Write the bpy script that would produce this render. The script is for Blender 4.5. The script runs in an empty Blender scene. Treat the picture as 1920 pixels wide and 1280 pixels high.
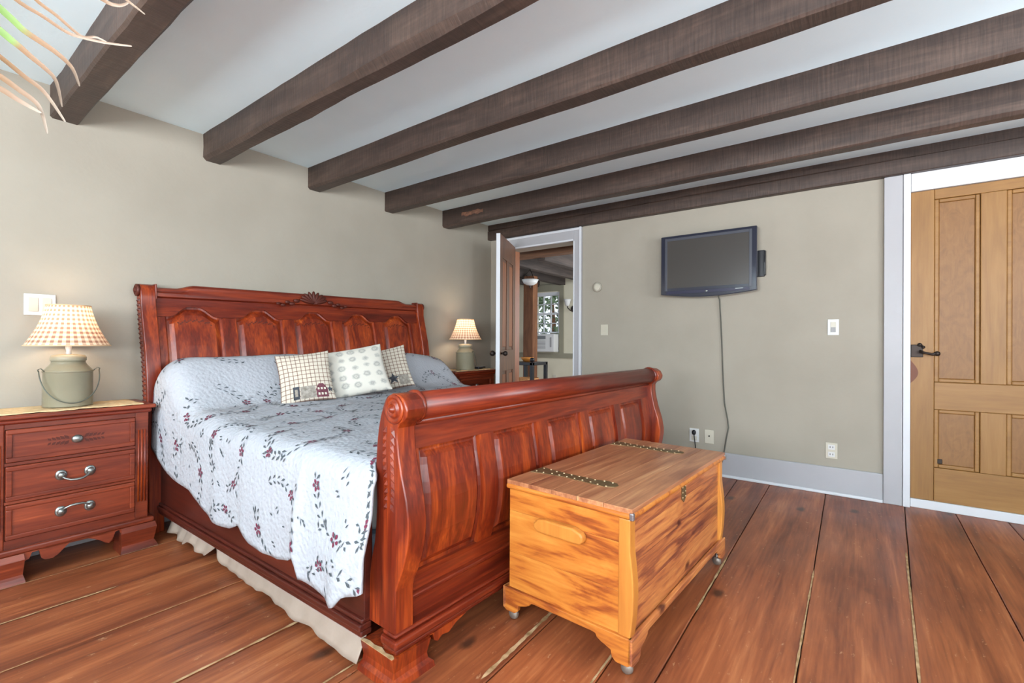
import bpy, bmesh, math, random
from mathutils import Vector, Matrix, noise
random.seed(7)
S = bpy.context.scene
COL = S.collection
R = math.radians

# ------------------------------------------------------------------ camera
YAW, PITCH, ROLL, FPX = R(36.45), R(0.14), R(0.30), 879.2
H = 1.05
Fv = Vector((math.cos(YAW)*math.cos(PITCH), math.sin(YAW)*math.cos(PITCH), math.sin(PITCH)))
r0 = Vector((math.sin(YAW), -math.cos(YAW), 0)); u0 = r0.cross(Fv)
Rv = r0*math.cos(ROLL) + u0*math.sin(ROLL); Uv = u0*math.cos(ROLL) - r0*math.sin(ROLL)
cam = bpy.data.cameras.new('camera'); cam.sensor_width = 36; cam.lens = FPX/1920*36; cam.clip_start = .02
co = bpy.data.objects.new('camera', cam); COL.objects.link(co)
co.matrix_world = Matrix(((Rv.x, Uv.x, -Fv.x, 0), (Rv.y, Uv.y, -Fv.y, 0), (Rv.z, Uv.z, -Fv.z, H), (0, 0, 0, 1)))
S.camera = co

# ------------------------------------------------------------------ light and exposure
S.view_settings.view_transform = 'Standard'; S.view_settings.look = 'None'
S.view_settings.gamma = 1; S.view_settings.use_curve_mapping = False
S.view_settings.exposure = 0.86
W = bpy.data.worlds.new('world'); S.world = W; W.use_nodes = True
W.node_tree.nodes['Background'].inputs[0].default_value = (.80, .89, 1, 1)
W.node_tree.nodes['Background'].inputs[1].default_value = .9

def area(name, loc, rot, sx, sy, power, col):
    l = bpy.data.lights.new(name, 'AREA'); l.shape = 'RECTANGLE'; l.size = sx; l.size_y = sy
    l.energy = power; l.color = col
    o = bpy.data.objects.new(name, l); COL.objects.link(o); o.location = loc; o.rotation_euler = rot
    return o
DAY = (.89, .95, 1)
XW, YW, ZC = 3.995, 3.242, 2.32          # wall with the television, wall behind the bed, ceiling
XL, YR = -3.0, -3.0                       # walls behind the camera
WINS_L = [(-2.2, -.6), (.1, 1.6)]          # window spans on the left wall (y)
WINS_R = [(-1.8, -.1), (.7, 2.4)]         # window spans on the rear wall (x)
WZ0, WZ1 = .60, 2.2
TILT = R(55); DIN = math.sin(TILT)*(WZ1-WZ0-.1)/2   # window lamps turned upward and set into the room to brighten the ceiling
for i, (a, b) in enumerate(WINS_L):
    area('daylight_left', (XL-.02+DIN, (a+b)/2, (WZ0+WZ1)/2), (0, R(-90)-TILT, 0), WZ1-WZ0-.1, b-a-.1, 165, DAY)
for i, (a, b) in enumerate(WINS_R):
    area('daylight_rear', ((a+b)/2, YR-.02+DIN, (WZ0+WZ1)/2), (R(90)+TILT, 0, 0), b-a-.1, WZ1-WZ0-.1, 66, DAY)
area('fill_next_room', (5.6, 1.72, 1.4), (R(90), 0, 0), 1.0, 1.2, 28, DAY)  # unseen fill lamp added at a windowless wall to brighten the next room

# ------------------------------------------------------------------ helpers
def lin(c):
    return tuple((x/255/12.92 if x/255 <= .04045 else ((x/255+.055)/1.055)**2.4) for x in c) + (1,)

def mat(name, col=(200, 200, 200), rough=.6, metal=0, coat=0, spec=.36):
    m = bpy.data.materials.new(name); m.use_nodes = True
    b = m.node_tree.nodes['Principled BSDF']
    b.inputs['Base Color'].default_value = lin(col); b.inputs['Roughness'].default_value = rough
    b.inputs['Metallic'].default_value = metal; b.inputs['Coat Weight'].default_value = coat
    b.inputs['Coat Roughness'].default_value = .12; b.inputs['Specular IOR Level'].default_value = spec
    return m

def nd(m, t, **k):
    n = m.node_tree.nodes.new(t)
    for a, v in k.items(): setattr(n, a, v)
    return n
def lk(m, a, b): m.node_tree.links.new(a, b)
def bsdf(m): return m.node_tree.nodes['Principled BSDF']
def ramp(m, stops):
    r = nd(m, 'ShaderNodeValToRGB'); e = r.color_ramp.elements
    while len(e) < len(stops): e.new(.5)
    for q, (p, c) in zip(e, stops): q.position = p; q.color = lin(c)
    return r

def wood(name, stops, axis='X', scale=6, stretch=14, rough=.35, coat=.25, bump=.08, spread=.5, warp=1.2, knots=None, vary=.0):
    """streaky grain running along one object axis"""
    m = mat(name, rough=max(rough, .31), coat=0, spec=.5)
    tc = nd(m, 'ShaderNodeTexCoord'); oi = nd(m, 'ShaderNodeObjectInfo')
    off = nd(m, 'ShaderNodeVectorMath', operation='SCALE'); off.inputs[0].default_value = (13.1, 7.7, 5.3)
    lk(m, oi.outputs['Random'], off.inputs['Scale'])
    add = nd(m, 'ShaderNodeVectorMath', operation='ADD'); lk(m, tc.outputs['Object'], add.inputs[0]); lk(m, off.outputs[0], add.inputs[1])
    mp = nd(m, 'ShaderNodeMapping'); s = [scale]*3; s['XYZ'.index(axis)] = scale/stretch
    mp.inputs['Scale'].default_value = s; lk(m, add.outputs[0], mp.inputs['Vector'])
    n1 = nd(m, 'ShaderNodeTexNoise'); n1.inputs['Scale'].default_value = 1; n1.inputs['Detail'].default_value = 8
    n1.inputs['Distortion'].default_value = warp; n1.inputs['Roughness'].default_value = .6; lk(m, mp.outputs[0], n1.inputs['Vector'])
    mp2 = nd(m, 'ShaderNodeMapping'); s2 = [scale*9]*3; s2['XYZ'.index(axis)] = scale*.5
    mp2.inputs['Scale'].default_value = s2; lk(m, add.outputs[0], mp2.inputs['Vector'])
    n2 = nd(m, 'ShaderNodeTexNoise'); n2.inputs['Scale'].default_value = 1; n2.inputs['Detail'].default_value = 3; lk(m, mp2.outputs[0], n2.inputs['Vector'])
    mx = nd(m, 'ShaderNodeMix', data_type='FLOAT'); mx.inputs[0].default_value = .28
    lk(m, n1.outputs['Fac'], mx.inputs[2]); lk(m, n2.outputs['Fac'], mx.inputs[3])
    cen = nd(m, 'ShaderNodeMapRange'); cen.inputs[1].default_value = .5-spread/2; cen.inputs[2].default_value = .5+spread/2
    lk(m, mx.outputs[0], cen.inputs[0])
    rp = ramp(m, stops); lk(m, cen.outputs[0], rp.inputs[0])
    out = rp.outputs[0]
    if vary:
        hv = nd(m, 'ShaderNodeHueSaturation'); mr = nd(m, 'ShaderNodeMapRange')
        mr.inputs[3].default_value = 1-vary; mr.inputs[4].default_value = 1+vary
        lk(m, oi.outputs['Random'], mr.inputs[0]); lk(m, mr.outputs[0], hv.inputs['Value']); lk(m, out, hv.inputs['Color']); out = hv.outputs[0]
    if knots:
        kc, ks, kw = knots
        mpk = nd(m, 'ShaderNodeMapping'); s3 = [ks]*3; s3['XYZ'.index(axis)] = ks*.6
        mpk.inputs['Scale'].default_value = s3; lk(m, add.outputs[0], mpk.inputs['Vector'])
        dn = nd(m, 'ShaderNodeTexNoise'); dn.inputs['Scale'].default_value = 3; lk(m, mpk.outputs[0], dn.inputs['Vector'])
        ds = nd(m, 'ShaderNodeVectorMath', operation='SCALE'); ds.inputs['Scale'].default_value = .22; lk(m, dn.outputs['Color'], ds.inputs[0])
        da = nd(m, 'ShaderNodeVectorMath', operation='ADD'); lk(m, mpk.outputs[0], da.inputs[0]); lk(m, ds.outputs[0], da.inputs[1])
        vo = nd(m, 'ShaderNodeTexVoronoi'); vo.inputs['Scale'].default_value = 1; lk(m, da.outputs[0], vo.inputs['Vector'])
        sx = nd(m, 'ShaderNodeSeparateXYZ'); lk(m, vo.outputs['Color'], sx.inputs[0])
        pick = nd(m, 'ShaderNodeMath', operation='GREATER_THAN'); pick.inputs[1].default_value = kw; lk(m, sx.outputs[0], pick.inputs[0])
        kr = nd(m, 'ShaderNodeMapRange'); kr.inputs[1].default_value = .07; kr.inputs[2].default_value = .19; kr.inputs[3].default_value = .95; kr.inputs[4].default_value = 0; lk(m, vo.outputs['Distance'], kr.inputs[0])
        pm = nd(m, 'ShaderNodeMath', operation='MULTIPLY'); lk(m, pick.outputs[0], pm.inputs[0]); lk(m, kr.outputs[0], pm.inputs[1])
        mk_ = nd(m, 'ShaderNodeMix', data_type='RGBA'); lk(m, pm.outputs[0], mk_.inputs[0]); lk(m, out, mk_.inputs[6]); mk_.inputs[7].default_value = lin(kc); out = mk_.outputs[2]
    lk(m, out, bsdf(m).inputs['Base Color'])
    if bump:
        bp = nd(m, 'ShaderNodeBump'); bp.inputs['Strength'].default_value = bump; bp.inputs['Distance'].default_value = .01
        lk(m, mx.outputs[0], bp.inputs['Height']); lk(m, bp.outputs[0], bsdf(m).inputs['Normal'])
    return m

def painted(name, col, rough=.7, var=6, scale=3, bump=.05):
    m = mat(name, col, rough)
    tc = nd(m, 'ShaderNodeTexCoord'); n = nd(m, 'ShaderNodeTexNoise'); n.inputs['Scale'].default_value = scale; n.inputs['Detail'].default_value = 5
    lk(m, tc.outputs['Object'], n.inputs['Vector'])
    rp = ramp(m, [(.3, tuple(max(0, c-var) for c in col)), (.7, tuple(min(255, c+var) for c in col))])
    lk(m, n.outputs['Fac'], rp.inputs[0]); lk(m, rp.outputs[0], bsdf(m).inputs['Base Color'])
    if bump:
        n2 = nd(m, 'ShaderNodeTexNoise'); n2.inputs['Scale'].default_value = 60; lk(m, tc.outputs['Object'], n2.inputs['Vector'])
        bp = nd(m, 'ShaderNodeBump'); bp.inputs['Strength'].default_value = bump; bp.inputs['Distance'].default_value = .01
        lk(m, n2.outputs['Fac'], bp.inputs['Height']); lk(m, bp.outputs[0], bsdf(m).inputs['Normal'])
    return m

def empty(name, loc, rz=0, label=None, cat=None, group=None):
    o = bpy.data.objects.new(name, None); COL.objects.link(o); o.location = loc; o.rotation_euler = (0, 0, rz)
    o.empty_display_size = .05
    if label: tag(o, label, cat, group)
    return o
def tag(o, label=None, cat=None, group=None, kind=None):
    if label: o['label'] = label
    if cat: o['category'] = cat
    if group: o['group'] = group
    if kind: o['kind'] = kind
    return o
def obj(name, bm, m, parent=None, smooth=False, bevel=0, loc=None, rz=0, seg=2, label=None):
    bmesh.ops.recalc_face_normals(bm, faces=bm.faces)
    me = bpy.data.meshes.new(name); bm.to_mesh(me); bm.free()
    if smooth:
        for p in me.polygons: p.use_smooth = True
        if smooth == 'auto': me.set_sharp_from_angle(angle=R(32))
    o = bpy.data.objects.new(name, me); COL.objects.link(o)
    me.materials.append(m)
    if parent: o.parent = parent
    if loc: o.location = loc
    if rz: o.rotation_euler = (0, 0, rz)
    if bevel:
        b = o.modifiers.new('bevel', 'BEVEL'); b.width = bevel; b.segments = seg; b.limit_method = 'ANGLE'; b.angle_limit = R(40)
    if label: o['label'] = label
    if name in ('studs', 'leaf_carving', 'reeding', 'shell_carving'): o['kind'] = 'stuff'
    return o
def struct(name, bm, m, label=None, **k):
    o = obj(name, bm, m, **k); o['kind'] = 'structure'
    if label: o['label'] = label
    return o
NB = bmesh.new
def box(bm, x0, x1, y0, y1, z0, z1):
    v = [bm.verts.new((x, y, z)) for x in (x0, x1) for y in (y0, y1) for z in (z0, z1)]
    for f in ((0, 1, 3, 2), (4, 6, 7, 5), (0, 4, 5, 1), (2, 3, 7, 6), (0, 2, 6, 4), (1, 5, 7, 3)): bm.faces.new([v[i] for i in f])
    return bm
def bx(*a): return box(NB(), *a)
def prism(bm, pts, axis, a0, a1):
    """polygon pts in the two other axes, extruded along axis"""
    def P(p, a):
        return {'x': (a, p[0], p[1]), 'y': (p[0], a, p[1]), 'z': (p[0], p[1], a)}[axis]
    A = [bm.verts.new(P(p, a0)) for p in pts]; B = [bm.verts.new(P(p, a1)) for p in pts]; n = len(pts)
    bm.faces.new(A); bm.faces.new(B[::-1])
    for i in range(n): bm.faces.new((A[i], B[i], B[(i+1) % n], A[(i+1) % n]))
    return bm
def tube(bm, pts, rad, seg=8, cap=True):
    pts = [Vector(p) for p in pts]; n = len(pts)
    rr = rad if isinstance(rad, (list, tuple)) else [rad]*n
    rings = []; up = None
    for i, p in enumerate(pts):
        t = (pts[min(i+1, n-1)] - pts[max(i-1, 0)]).normalized()
        if up is None:
            up = Vector((0, 0, 1)) if abs(t.z) < .9 else Vector((1, 0, 0))
        a = t.cross(up).normalized(); b = a.cross(t).normalized(); up = b
        rings.append([bm.verts.new(p + (a*math.cos(2*math.pi*k/seg) + b*math.sin(2*math.pi*k/seg))*rr[i]) for k in range(seg)])
    for i in range(n-1):
        for k in range(seg): bm.faces.new((rings[i][k], rings[i][(k+1) % seg], rings[i+1][(k+1) % seg], rings[i+1][k]))
    if cap: bm.faces.new(rings[0][::-1]); bm.faces.new(rings[-1])
    return bm
def lathe(bm, prof, c=(0, 0, 0), seg=24, axis='z', uv=False):
    """prof: list of (radius, height)"""
    lay = bm.loops.layers.uv.verify() if uv else None
    rings = []
    for r, h in prof:
        ring = []
        for k in range(seg):
            a = 2*math.pi*k/seg; p = (r*math.cos(a), r*math.sin(a))
            q = {'z': (p[0], p[1], h), 'x': (h, p[0], p[1]), 'y': (p[0], h, p[1])}[axis]
            ring.append(bm.verts.new((q[0]+c[0], q[1]+c[1], q[2]+c[2])))
        rings.append(ring)
    for i in range(len(prof)-1):
        for k in range(seg):
            f = bm.faces.new((rings[i][k], rings[i][(k+1) % seg], rings[i+1][(k+1) % seg], rings[i+1][k]))
            if uv:
                for l, (uu, vv) in zip(f.loops, ((k, i), (k+1, i), (k+1, i+1), (k, i+1))): l[lay].uv = (uu/seg, prof[vv][1])
    for ring in (rings[0], rings[-1]):
        try: bm.faces.new(ring)
        except ValueError: pass
    return bm
def ball(bm, c, r, sx=1, sy=1, sz=1, u=12, v=8):
    mtx = Matrix.Translation(c) @ Matrix.Diagonal((sx, sy, sz, 1))
    bmesh.ops.create_uvsphere(bm, u_segments=u, v_segments=v, radius=r, matrix=mtx); return bm
def surf(bm, fn, us, vs, uv=False):
    lay = bm.loops.layers.uv.verify() if uv else None
    g = [[bm.verts.new(fn(u, v)) for v in vs] for u in us]
    for i in range(len(us)-1):
        for j in range(len(vs)-1):
            f = bm.faces.new((g[i][j], g[i+1][j], g[i+1][j+1], g[i][j+1]))
            if uv:
                for l, (a, b) in zip(f.loops, ((i, j), (i+1, j), (i+1, j+1), (i, j+1))): l[lay].uv = (us[a], vs[b])
    return g
def lsp(a, b, n): return [a+(b-a)*i/(n-1) for i in range(n)]
def sm(a, b, x):
    t = min(1, max(0, (x-a)/(b-a))); return t*t*(3-2*t)
def interp(pts, x):
    if x <= pts[0][0]: return pts[0][1]
    for (a, p), (b, q) in zip(pts, pts[1:]):
        if x <= b: return p+(q-p)*(x-a)/(b-a)
    return pts[-1][1]
def fbm(x, y=0, z=0): return noise.noise((x, y, z))
def copy_tree(o, parent=None):
    c = o.copy(); COL.objects.link(c); c.parent = parent
    for ch in list(o.children): copy_tree(ch, c)
    return c
def px(u, v, d):   # a point seen along a direction, at distance d from the tripod
    return Vector((0, 0, H)) + (Fv + Rv*((u-960)/FPX) - Uv*((v-640)/FPX))*d

# ------------------------------------------------------------------ materials
M = {}
M['wall'] = painted('wall_paint', (157, 150, 137), .75, 3)
M['ceil'] = painted('ceiling_paint', (222, 242, 250), .8, 2)
M['trim'] = painted('trim_paint', (168, 167, 170), .45, 3)
M['white'] = painted('white_paint', (206, 208, 212), .45, 3)
M['beam'] = wood('beam_wood', [(0, (40, 30, 26)), (.5, (66, 51, 44)), (1, (96, 77, 66))], 'Y', 9, 6, .5, 0, .5, .6, 1.5, vary=.08)
M['cherry'] = wood('cherry_wood_upright', [(0, (50, 14, 8)), (.42, (108, 34, 15)), (.70, (152, 60, 21)), (1, (212, 110, 42))], 'Z', 14, 14, .25, .35, .04, .5, .8)
M['cherryx'] = wood('cherry_wood_lengthwise', [(0, (46, 13, 8)), (.45, (100, 31, 15)), (.76, (136, 51, 21)), (1, (190, 90, 38))], 'X', 14, 14, .25, .35, .04, .5, .8)
M['cherryy'] = wood('cherry_wood_rail', [(0, (44, 16, 12)), (.5, (78, 30, 21)), (1, (110, 46, 29))], 'Y', 9, 9, .32, .3, .04, .55)
M['carve'] = mat('carved_dark_wood', (78, 30, 19), .5)
M['stand'] = wood('nightstand_wood', [(0, (60, 22, 14)), (.45, (110, 43, 24)), (.75, (138, 60, 34)), (1, (178, 88, 50))], 'X', 13, 12, .32, .3, .04, .5, .8)
M['cedar_l'] = wood('cedar_light', [(0, (92, 42, 22)), (.28, (150, 76, 32)), (.5, (184, 108, 42)), (1, (206, 138, 62))], 'Y', 11, 6, .3, .35, .04, .40, 1.6, knots=((84, 38, 22), 8, .55))
M['cedar_r'] = wood('cedar_red', [(0, (92, 44, 36)), (.32, (140, 78, 52)), (.5, (176, 104, 60)), (1, (216, 146, 82))], 'X', 14, 8, .3, .35, .04, .36, 1.6, knots=((70, 30, 26), 8, .55))
M['cedar_top'] = wood('cedar_top', [(0, (112, 60, 42)), (.4, (150, 94, 64)), (.7, (180, 122, 84)), (1, (208, 156, 108))], 'X', 10, 10, .2, .5, .03, .4, 1.2)
M['cedar_post'] = wood('cedar_post', [(0, (168, 96, 38)), (1, (208, 142, 64))], 'Z', 6, 8, .3, .35, .03, .5)
M['floorb'] = wood('floor_wood', [(0, (70, 35, 22)), (.35, (122, 64, 39)), (.62, (152, 84, 50)), (1, (196, 126, 80))], 'X', 9, 9, .26, .2, .05, .46, .6, knots=((70, 40, 28), 6, .80), vary=.07)
def scuffs(m, col, sc, thr, stretch):
    # fine pale nicks and specks worn into a surface
    b = bsdf(m); src = b.inputs['Base Color'].links[0].from_socket
    tc = nd(m, 'ShaderNodeTexCoord'); mp = nd(m, 'ShaderNodeMapping'); mp.inputs['Scale'].default_value = (sc/stretch, sc, sc); lk(m, tc.outputs['Object'], mp.inputs['Vector'])
    n = nd(m, 'ShaderNodeTexNoise'); n.inputs['Scale'].default_value = 1; n.inputs['Detail'].default_value = 6; n.inputs['Roughness'].default_value = .7; lk(m, mp.outputs[0], n.inputs['Vector'])
    r = nd(m, 'ShaderNodeMapRange'); r.inputs[1].default_value = thr; r.inputs[2].default_value = thr+.06; r.inputs[4].default_value = .55; lk(m, n.outputs['Fac'], r.inputs[0])
    x = nd(m, 'ShaderNodeMix', data_type='RGBA'); lk(m, r.outputs[0], x.inputs[0]); lk(m, src, x.inputs[6]); x.inputs[7].default_value = lin(col); lk(m, x.outputs[2], b.inputs['Base Color'])
    # patches of duller and glossier varnish
    n2 = nd(m, 'ShaderNodeTexNoise'); n2.inputs['Scale'].default_value = 2.2; n2.inputs['Detail'].default_value = 4; lk(m, tc.outputs['Object'], n2.inputs['Vector'])
    r2 = nd(m, 'ShaderNodeMapRange'); r2.inputs[1].default_value = .3; r2.inputs[2].default_value = .7; r2.inputs[3].default_value = .30; r2.inputs[4].default_value = .46; lk(m, n2.outputs['Fac'], r2.inputs[0]); lk(m, r2.outputs[0], b.inputs['Roughness'])
scuffs(M['floorb'], (204, 160, 120), 40, .625, 2.2)
def sawn(m):
    # fine saw marks across the timber
    b = bsdf(m); src = b.inputs['Base Color'].links[0].from_socket
    tc = nd(m, 'ShaderNodeTexCoord'); mp = nd(m, 'ShaderNodeMapping'); mp.inputs['Scale'].default_value = (9, 110, 9); lk(m, tc.outputs['Object'], mp.inputs['Vector'])
    n = nd(m, 'ShaderNodeTexNoise'); n.inputs['Scale'].default_value = 1; n.inputs['Detail'].default_value = 4; lk(m, mp.outputs[0], n.inputs['Vector'])
    r = nd(m, 'ShaderNodeMapRange'); r.inputs[1].default_value = .35; r.inputs[2].default_value = .65; r.inputs[3].default_value = .78; r.inputs[4].default_value = 1.08; lk(m, n.outputs['Fac'], r.inputs[0])
    x = nd(m, 'ShaderNodeVectorMath', operation='SCALE'); lk(m, src, x.inputs[0]); lk(m, r.outputs[0], x.inputs['Scale']); lk(m, x.outputs[0], b.inputs['Base Color'])
    bp = nd(m, 'ShaderNodeBump'); bp.inputs['Strength'].default_value = .25; bp.inputs['Distance'].default_value = .01
    lk(m, n.outputs['Fac'], bp.inputs['Height']); lk(m, bp.outputs[0], b.inputs['Normal'])
sawn(M['beam'])
M['gap'] = mat('gap_filler', (62, 50, 42), .9)
M['filler'] = painted('worn_filler', (168, 134, 94), .8, 30, 30)
M['dooroak'] = wood('grained_oak', [(0, (114, 76, 34)), (.5, (144, 102, 50)), (1, (164, 122, 68))], 'Z', 12, 8, .5, 0, .04, .7)
M['dooroakp'] = wood('grained_oak_figured', [(0, (108, 70, 32)), (.55, (134, 92, 46)), (.8, (142, 100, 54)), (1, (176, 134, 80))], 'Z', 16, 2.2, .5, 0, .04, .62, 2.6)
M['doorbrown'] = wood('grained_walnut', [(0, (70, 44, 30)), (.5, (104, 68, 46)), (1, (136, 88, 56))], 'Z', 10, 8, .45, 0, .04, .6)
M['pine'] = wood('orange_pine', [(0, (112, 62, 32)), (1, (164, 98, 54))], 'Z', 10, 8, .5, 0, .04)
M['iron'] = mat('black_iron', (58, 50, 46), .5, .7)
M['pewter'] = mat('pewter', (150, 154, 150), .3, .9)
M['wire'] = mat('grey_wire', (96, 100, 92), .45, .6)
M['brass'] = painted('aged_brass', (112, 92, 62), .45, 10, 30); bsdf(M['brass']).inputs['Metallic'].default_value = .5
M['stud'] = mat('brass_stud', (212, 190, 150), .3, .6)
M['plastic'] = mat('white_plastic', (206, 206, 204), .4)
M['ivory'] = mat('ivory_plastic', (192, 186, 170), .4)
M['wallplate'] = mat('putty_plastic', (162, 156, 142), .45)
M['greyplastic'] = mat('grey_plastic', (150, 150, 150), .5)
M['black'] = mat('black_plastic', (30, 31, 36), .35)
M['cordm'] = mat('cord_rubber', (84, 84, 76), .6)
M['bezel'] = mat('gloss_bezel', (46, 48, 60), .14, 0, .5)
M['screen'] = mat('screen_glass', (70, 67, 64), .24)
M['can'] = painted('sage_enamel', (128, 122, 102), .32, 5, 6, 0)
M['canlight'] = painted('sage_enamel_lid', (146, 140, 120), .4, 5, 6, 0)
M['bluefab'] = painted('pale_blue_ticking', (170, 190, 206), .9, 6, 30)
M['skirt'] = painted('beige_cotton', (156, 138, 124), .9, 5, 12)
M['mat'] = painted('tan_woven', (214, 184, 140), .9, 14, 50, .4)
M['khaki'] = painted('khaki_paint', (136, 132, 114), .7, 4)
M['cream'] = painted('cream_paint', (204, 198, 176), .75, 4)
M['rough'] = wood('rough_post', [(0, (58, 36, 24)), (.5, (106, 66, 40)), (1, (150, 102, 66))], 'Z', 9, 5, .8, 0, .6, .6)
M['rafter'] = wood('rafter_wood', [(0, (40, 35, 33)), (.5, (72, 62, 57)), (1, (110, 94, 84))], 'X', 7, 8, .8, 0, .5, .6)
M['rafter2'] = wood('rafter_side', [(0, (34, 30, 29)), (.5, (64, 55, 51)), (1, (100, 86, 78))], 'X', 7, 8, .8, 0, .5, .6)
M['rafterb'] = wood('header_wood', [(0, (74, 52, 40)), (.5, (118, 84, 62)), (1, (156, 116, 86))], 'Y', 7, 8, .8, 0, .5, .6)

# gingham cloth of the lamp shades (checks laid out on the cone itself)
def gingham():
    m = mat('gingham_shade', rough=.9)
    b = bsdf(m); uv = nd(m, 'ShaderNodeUVMap'); sp = nd(m, 'ShaderNodeSeparateXYZ'); lk(m, uv.outputs[0], sp.inputs[0])
    outs = []
    for o, k in ((0, 33.0), (1, 48.0)):
        a = nd(m, 'ShaderNodeMath', operation='MULTIPLY'); a.inputs[1].default_value = k; lk(m, sp.outputs[o], a.inputs[0])
        f = nd(m, 'ShaderNodeMath', operation='FRACT'); lk(m, a.outputs[0], f.inputs[0])
        g = nd(m, 'ShaderNodeMath', operation='GREATER_THAN'); g.inputs[1].default_value = .5; lk(m, f.outputs[0], g.inputs[0])
        outs.append(g)
    s = nd(m, 'ShaderNodeMath', operation='ADD'); lk(m, outs[0].outputs[0], s.inputs[0]); lk(m, outs[1].outputs[0], s.inputs[1])
    d = nd(m, 'ShaderNodeMath', operation='MULTIPLY'); d.inputs[1].default_value = .5; lk(m, s.outputs[0], d.inputs[0])
    rp = ramp(m, [(0, (232, 216, 194)), (.5, (208, 176, 150)), (1, (160, 116, 98))]); rp.color_ramp.interpolation = 'CONSTANT'
    rp.color_ramp.elements[1].position = .4; rp.color_ramp.elements[2].position = .9
    lk(m, d.outputs[0], rp.inputs[0])
    lk(m, rp.outputs[0], b.inputs['Base Color'])
    tr = nd(m, 'ShaderNodeBsdfTranslucent'); lk(m, rp.outputs[0], tr.inputs[0])
    mx = nd(m, 'ShaderNodeMixShader'); mx.inputs[0].default_value = .30
    lk(m, b.outputs[0], mx.inputs[1]); lk(m, tr.outputs[0], mx.inputs[2])
    lk(m, mx.outputs[0], m.node_tree.nodes['Material Output'].inputs[0])
    return m
M['gingham'] = gingham()
def plaid():
    m = mat('plaid_cloth', rough=.95)
    uv = nd(m, 'ShaderNodeUVMap'); sp = nd(m, 'ShaderNodeSeparateXYZ'); lk(m, uv.outputs[0], sp.inputs[0]); gs = []
    for o in (0, 1):
        a = nd(m, 'ShaderNodeMath', operation='MULTIPLY'); a.inputs[1].default_value = 6.0; lk(m, sp.outputs[o], a.inputs[0])
        f = nd(m, 'ShaderNodeMath', operation='FRACT'); lk(m, a.outputs[0], f.inputs[0])
        g = nd(m, 'ShaderNodeMath', operation='LESS_THAN'); g.inputs[1].default_value = .17; lk(m, f.outputs[0], g.inputs[0]); gs.append(g)
    s = nd(m, 'ShaderNodeMath', operation='ADD'); lk(m, gs[0].outputs[0], s.inputs[0]); lk(m, gs[1].outputs[0], s.inputs[1])
    d = nd(m, 'ShaderNodeMath', operation='MULTIPLY'); d.inputs[1].default_value = .5; lk(m, s.outputs[0], d.inputs[0])
    rp = ramp(m, [(0, (194, 184, 168)), (.4, (134, 112, 100)), (.9, (92, 70, 64))]); rp.color_ramp.interpolation = 'CONSTANT'
    lk(m, d.outputs[0], rp.inputs[0]); lk(m, rp.outputs[0], bsdf(m).inputs['Base Color']); return m
M['plaid'] = plaid()
def floral():
    m = mat('paisley_cloth', rough=.95)
    uv = nd(m, 'ShaderNodeUVMap'); vo = nd(m, 'ShaderNodeTexVoronoi'); vo.inputs['Scale'].default_value = 2.7; vo.inputs['Randomness'].default_value = .25
    lk(m, uv.outputs[0], vo.inputs['Vector'])
    n = nd(m, 'ShaderNodeTexNoise'); n.inputs['Scale'].default_value = 14; lk(m, uv.outputs[0], n.inputs['Vector'])
    a = nd(m, 'ShaderNodeMath', operation='MULTIPLY_ADD'); a.inputs[1].default_value = .22; lk(m, n.outputs['Fac'], a.inputs[0]); lk(m, vo.outputs['Distance'], a.inputs[2])
    rp = ramp(m, [(.16, (164, 161, 153)), (.26, (184, 180, 170)), (.33, (152, 150, 145)), (.42, (180, 177, 168)), (.5, (200, 195, 184))])
    lk(m, a.outputs[0], rp.inputs[0]); lk(m, rp.outputs[0], bsdf(m).inputs['Base Color']); return m
M['floral'] = floral()
def quiltmat():
    m = mat('quilt_cotton', (170, 172, 178), .92)
    tc = nd(m, 'ShaderNodeTexCoord'); v = nd(m, 'ShaderNodeTexVoronoi'); v.inputs['Scale'].default_value = 62; v.feature = 'SMOOTH_F1'
    lk(m, tc.outputs['Object'], v.inputs['Vector'])
    n = nd(m, 'ShaderNodeTexNoise'); n.inputs['Scale'].default_value = 120; lk(m, tc.outputs['Object'], n.inputs['Vector'])
    a = nd(m, 'ShaderNodeMath', operation='MULTIPLY_ADD'); a.inputs[1].default_value = .4; lk(m, n.outputs['Fac'], a.inputs[0]); lk(m, v.outputs['Distance'], a.inputs[2])
    b = nd(m, 'ShaderNodeBump'); b.inputs['Strength'].default_value = .55; b.inputs['Distance'].default_value = .007
    lk(m, a.outputs[0], b.inputs['Height']); lk(m, b.outputs[0], bsdf(m).inputs['Normal'])
    return m
M['quilt'] = quiltmat()
M['flower'] = mat('burgundy_thread', (112, 44, 66), .8)
M['leafth'] = mat('dark_green_thread', (78, 84, 88), .8)

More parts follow.
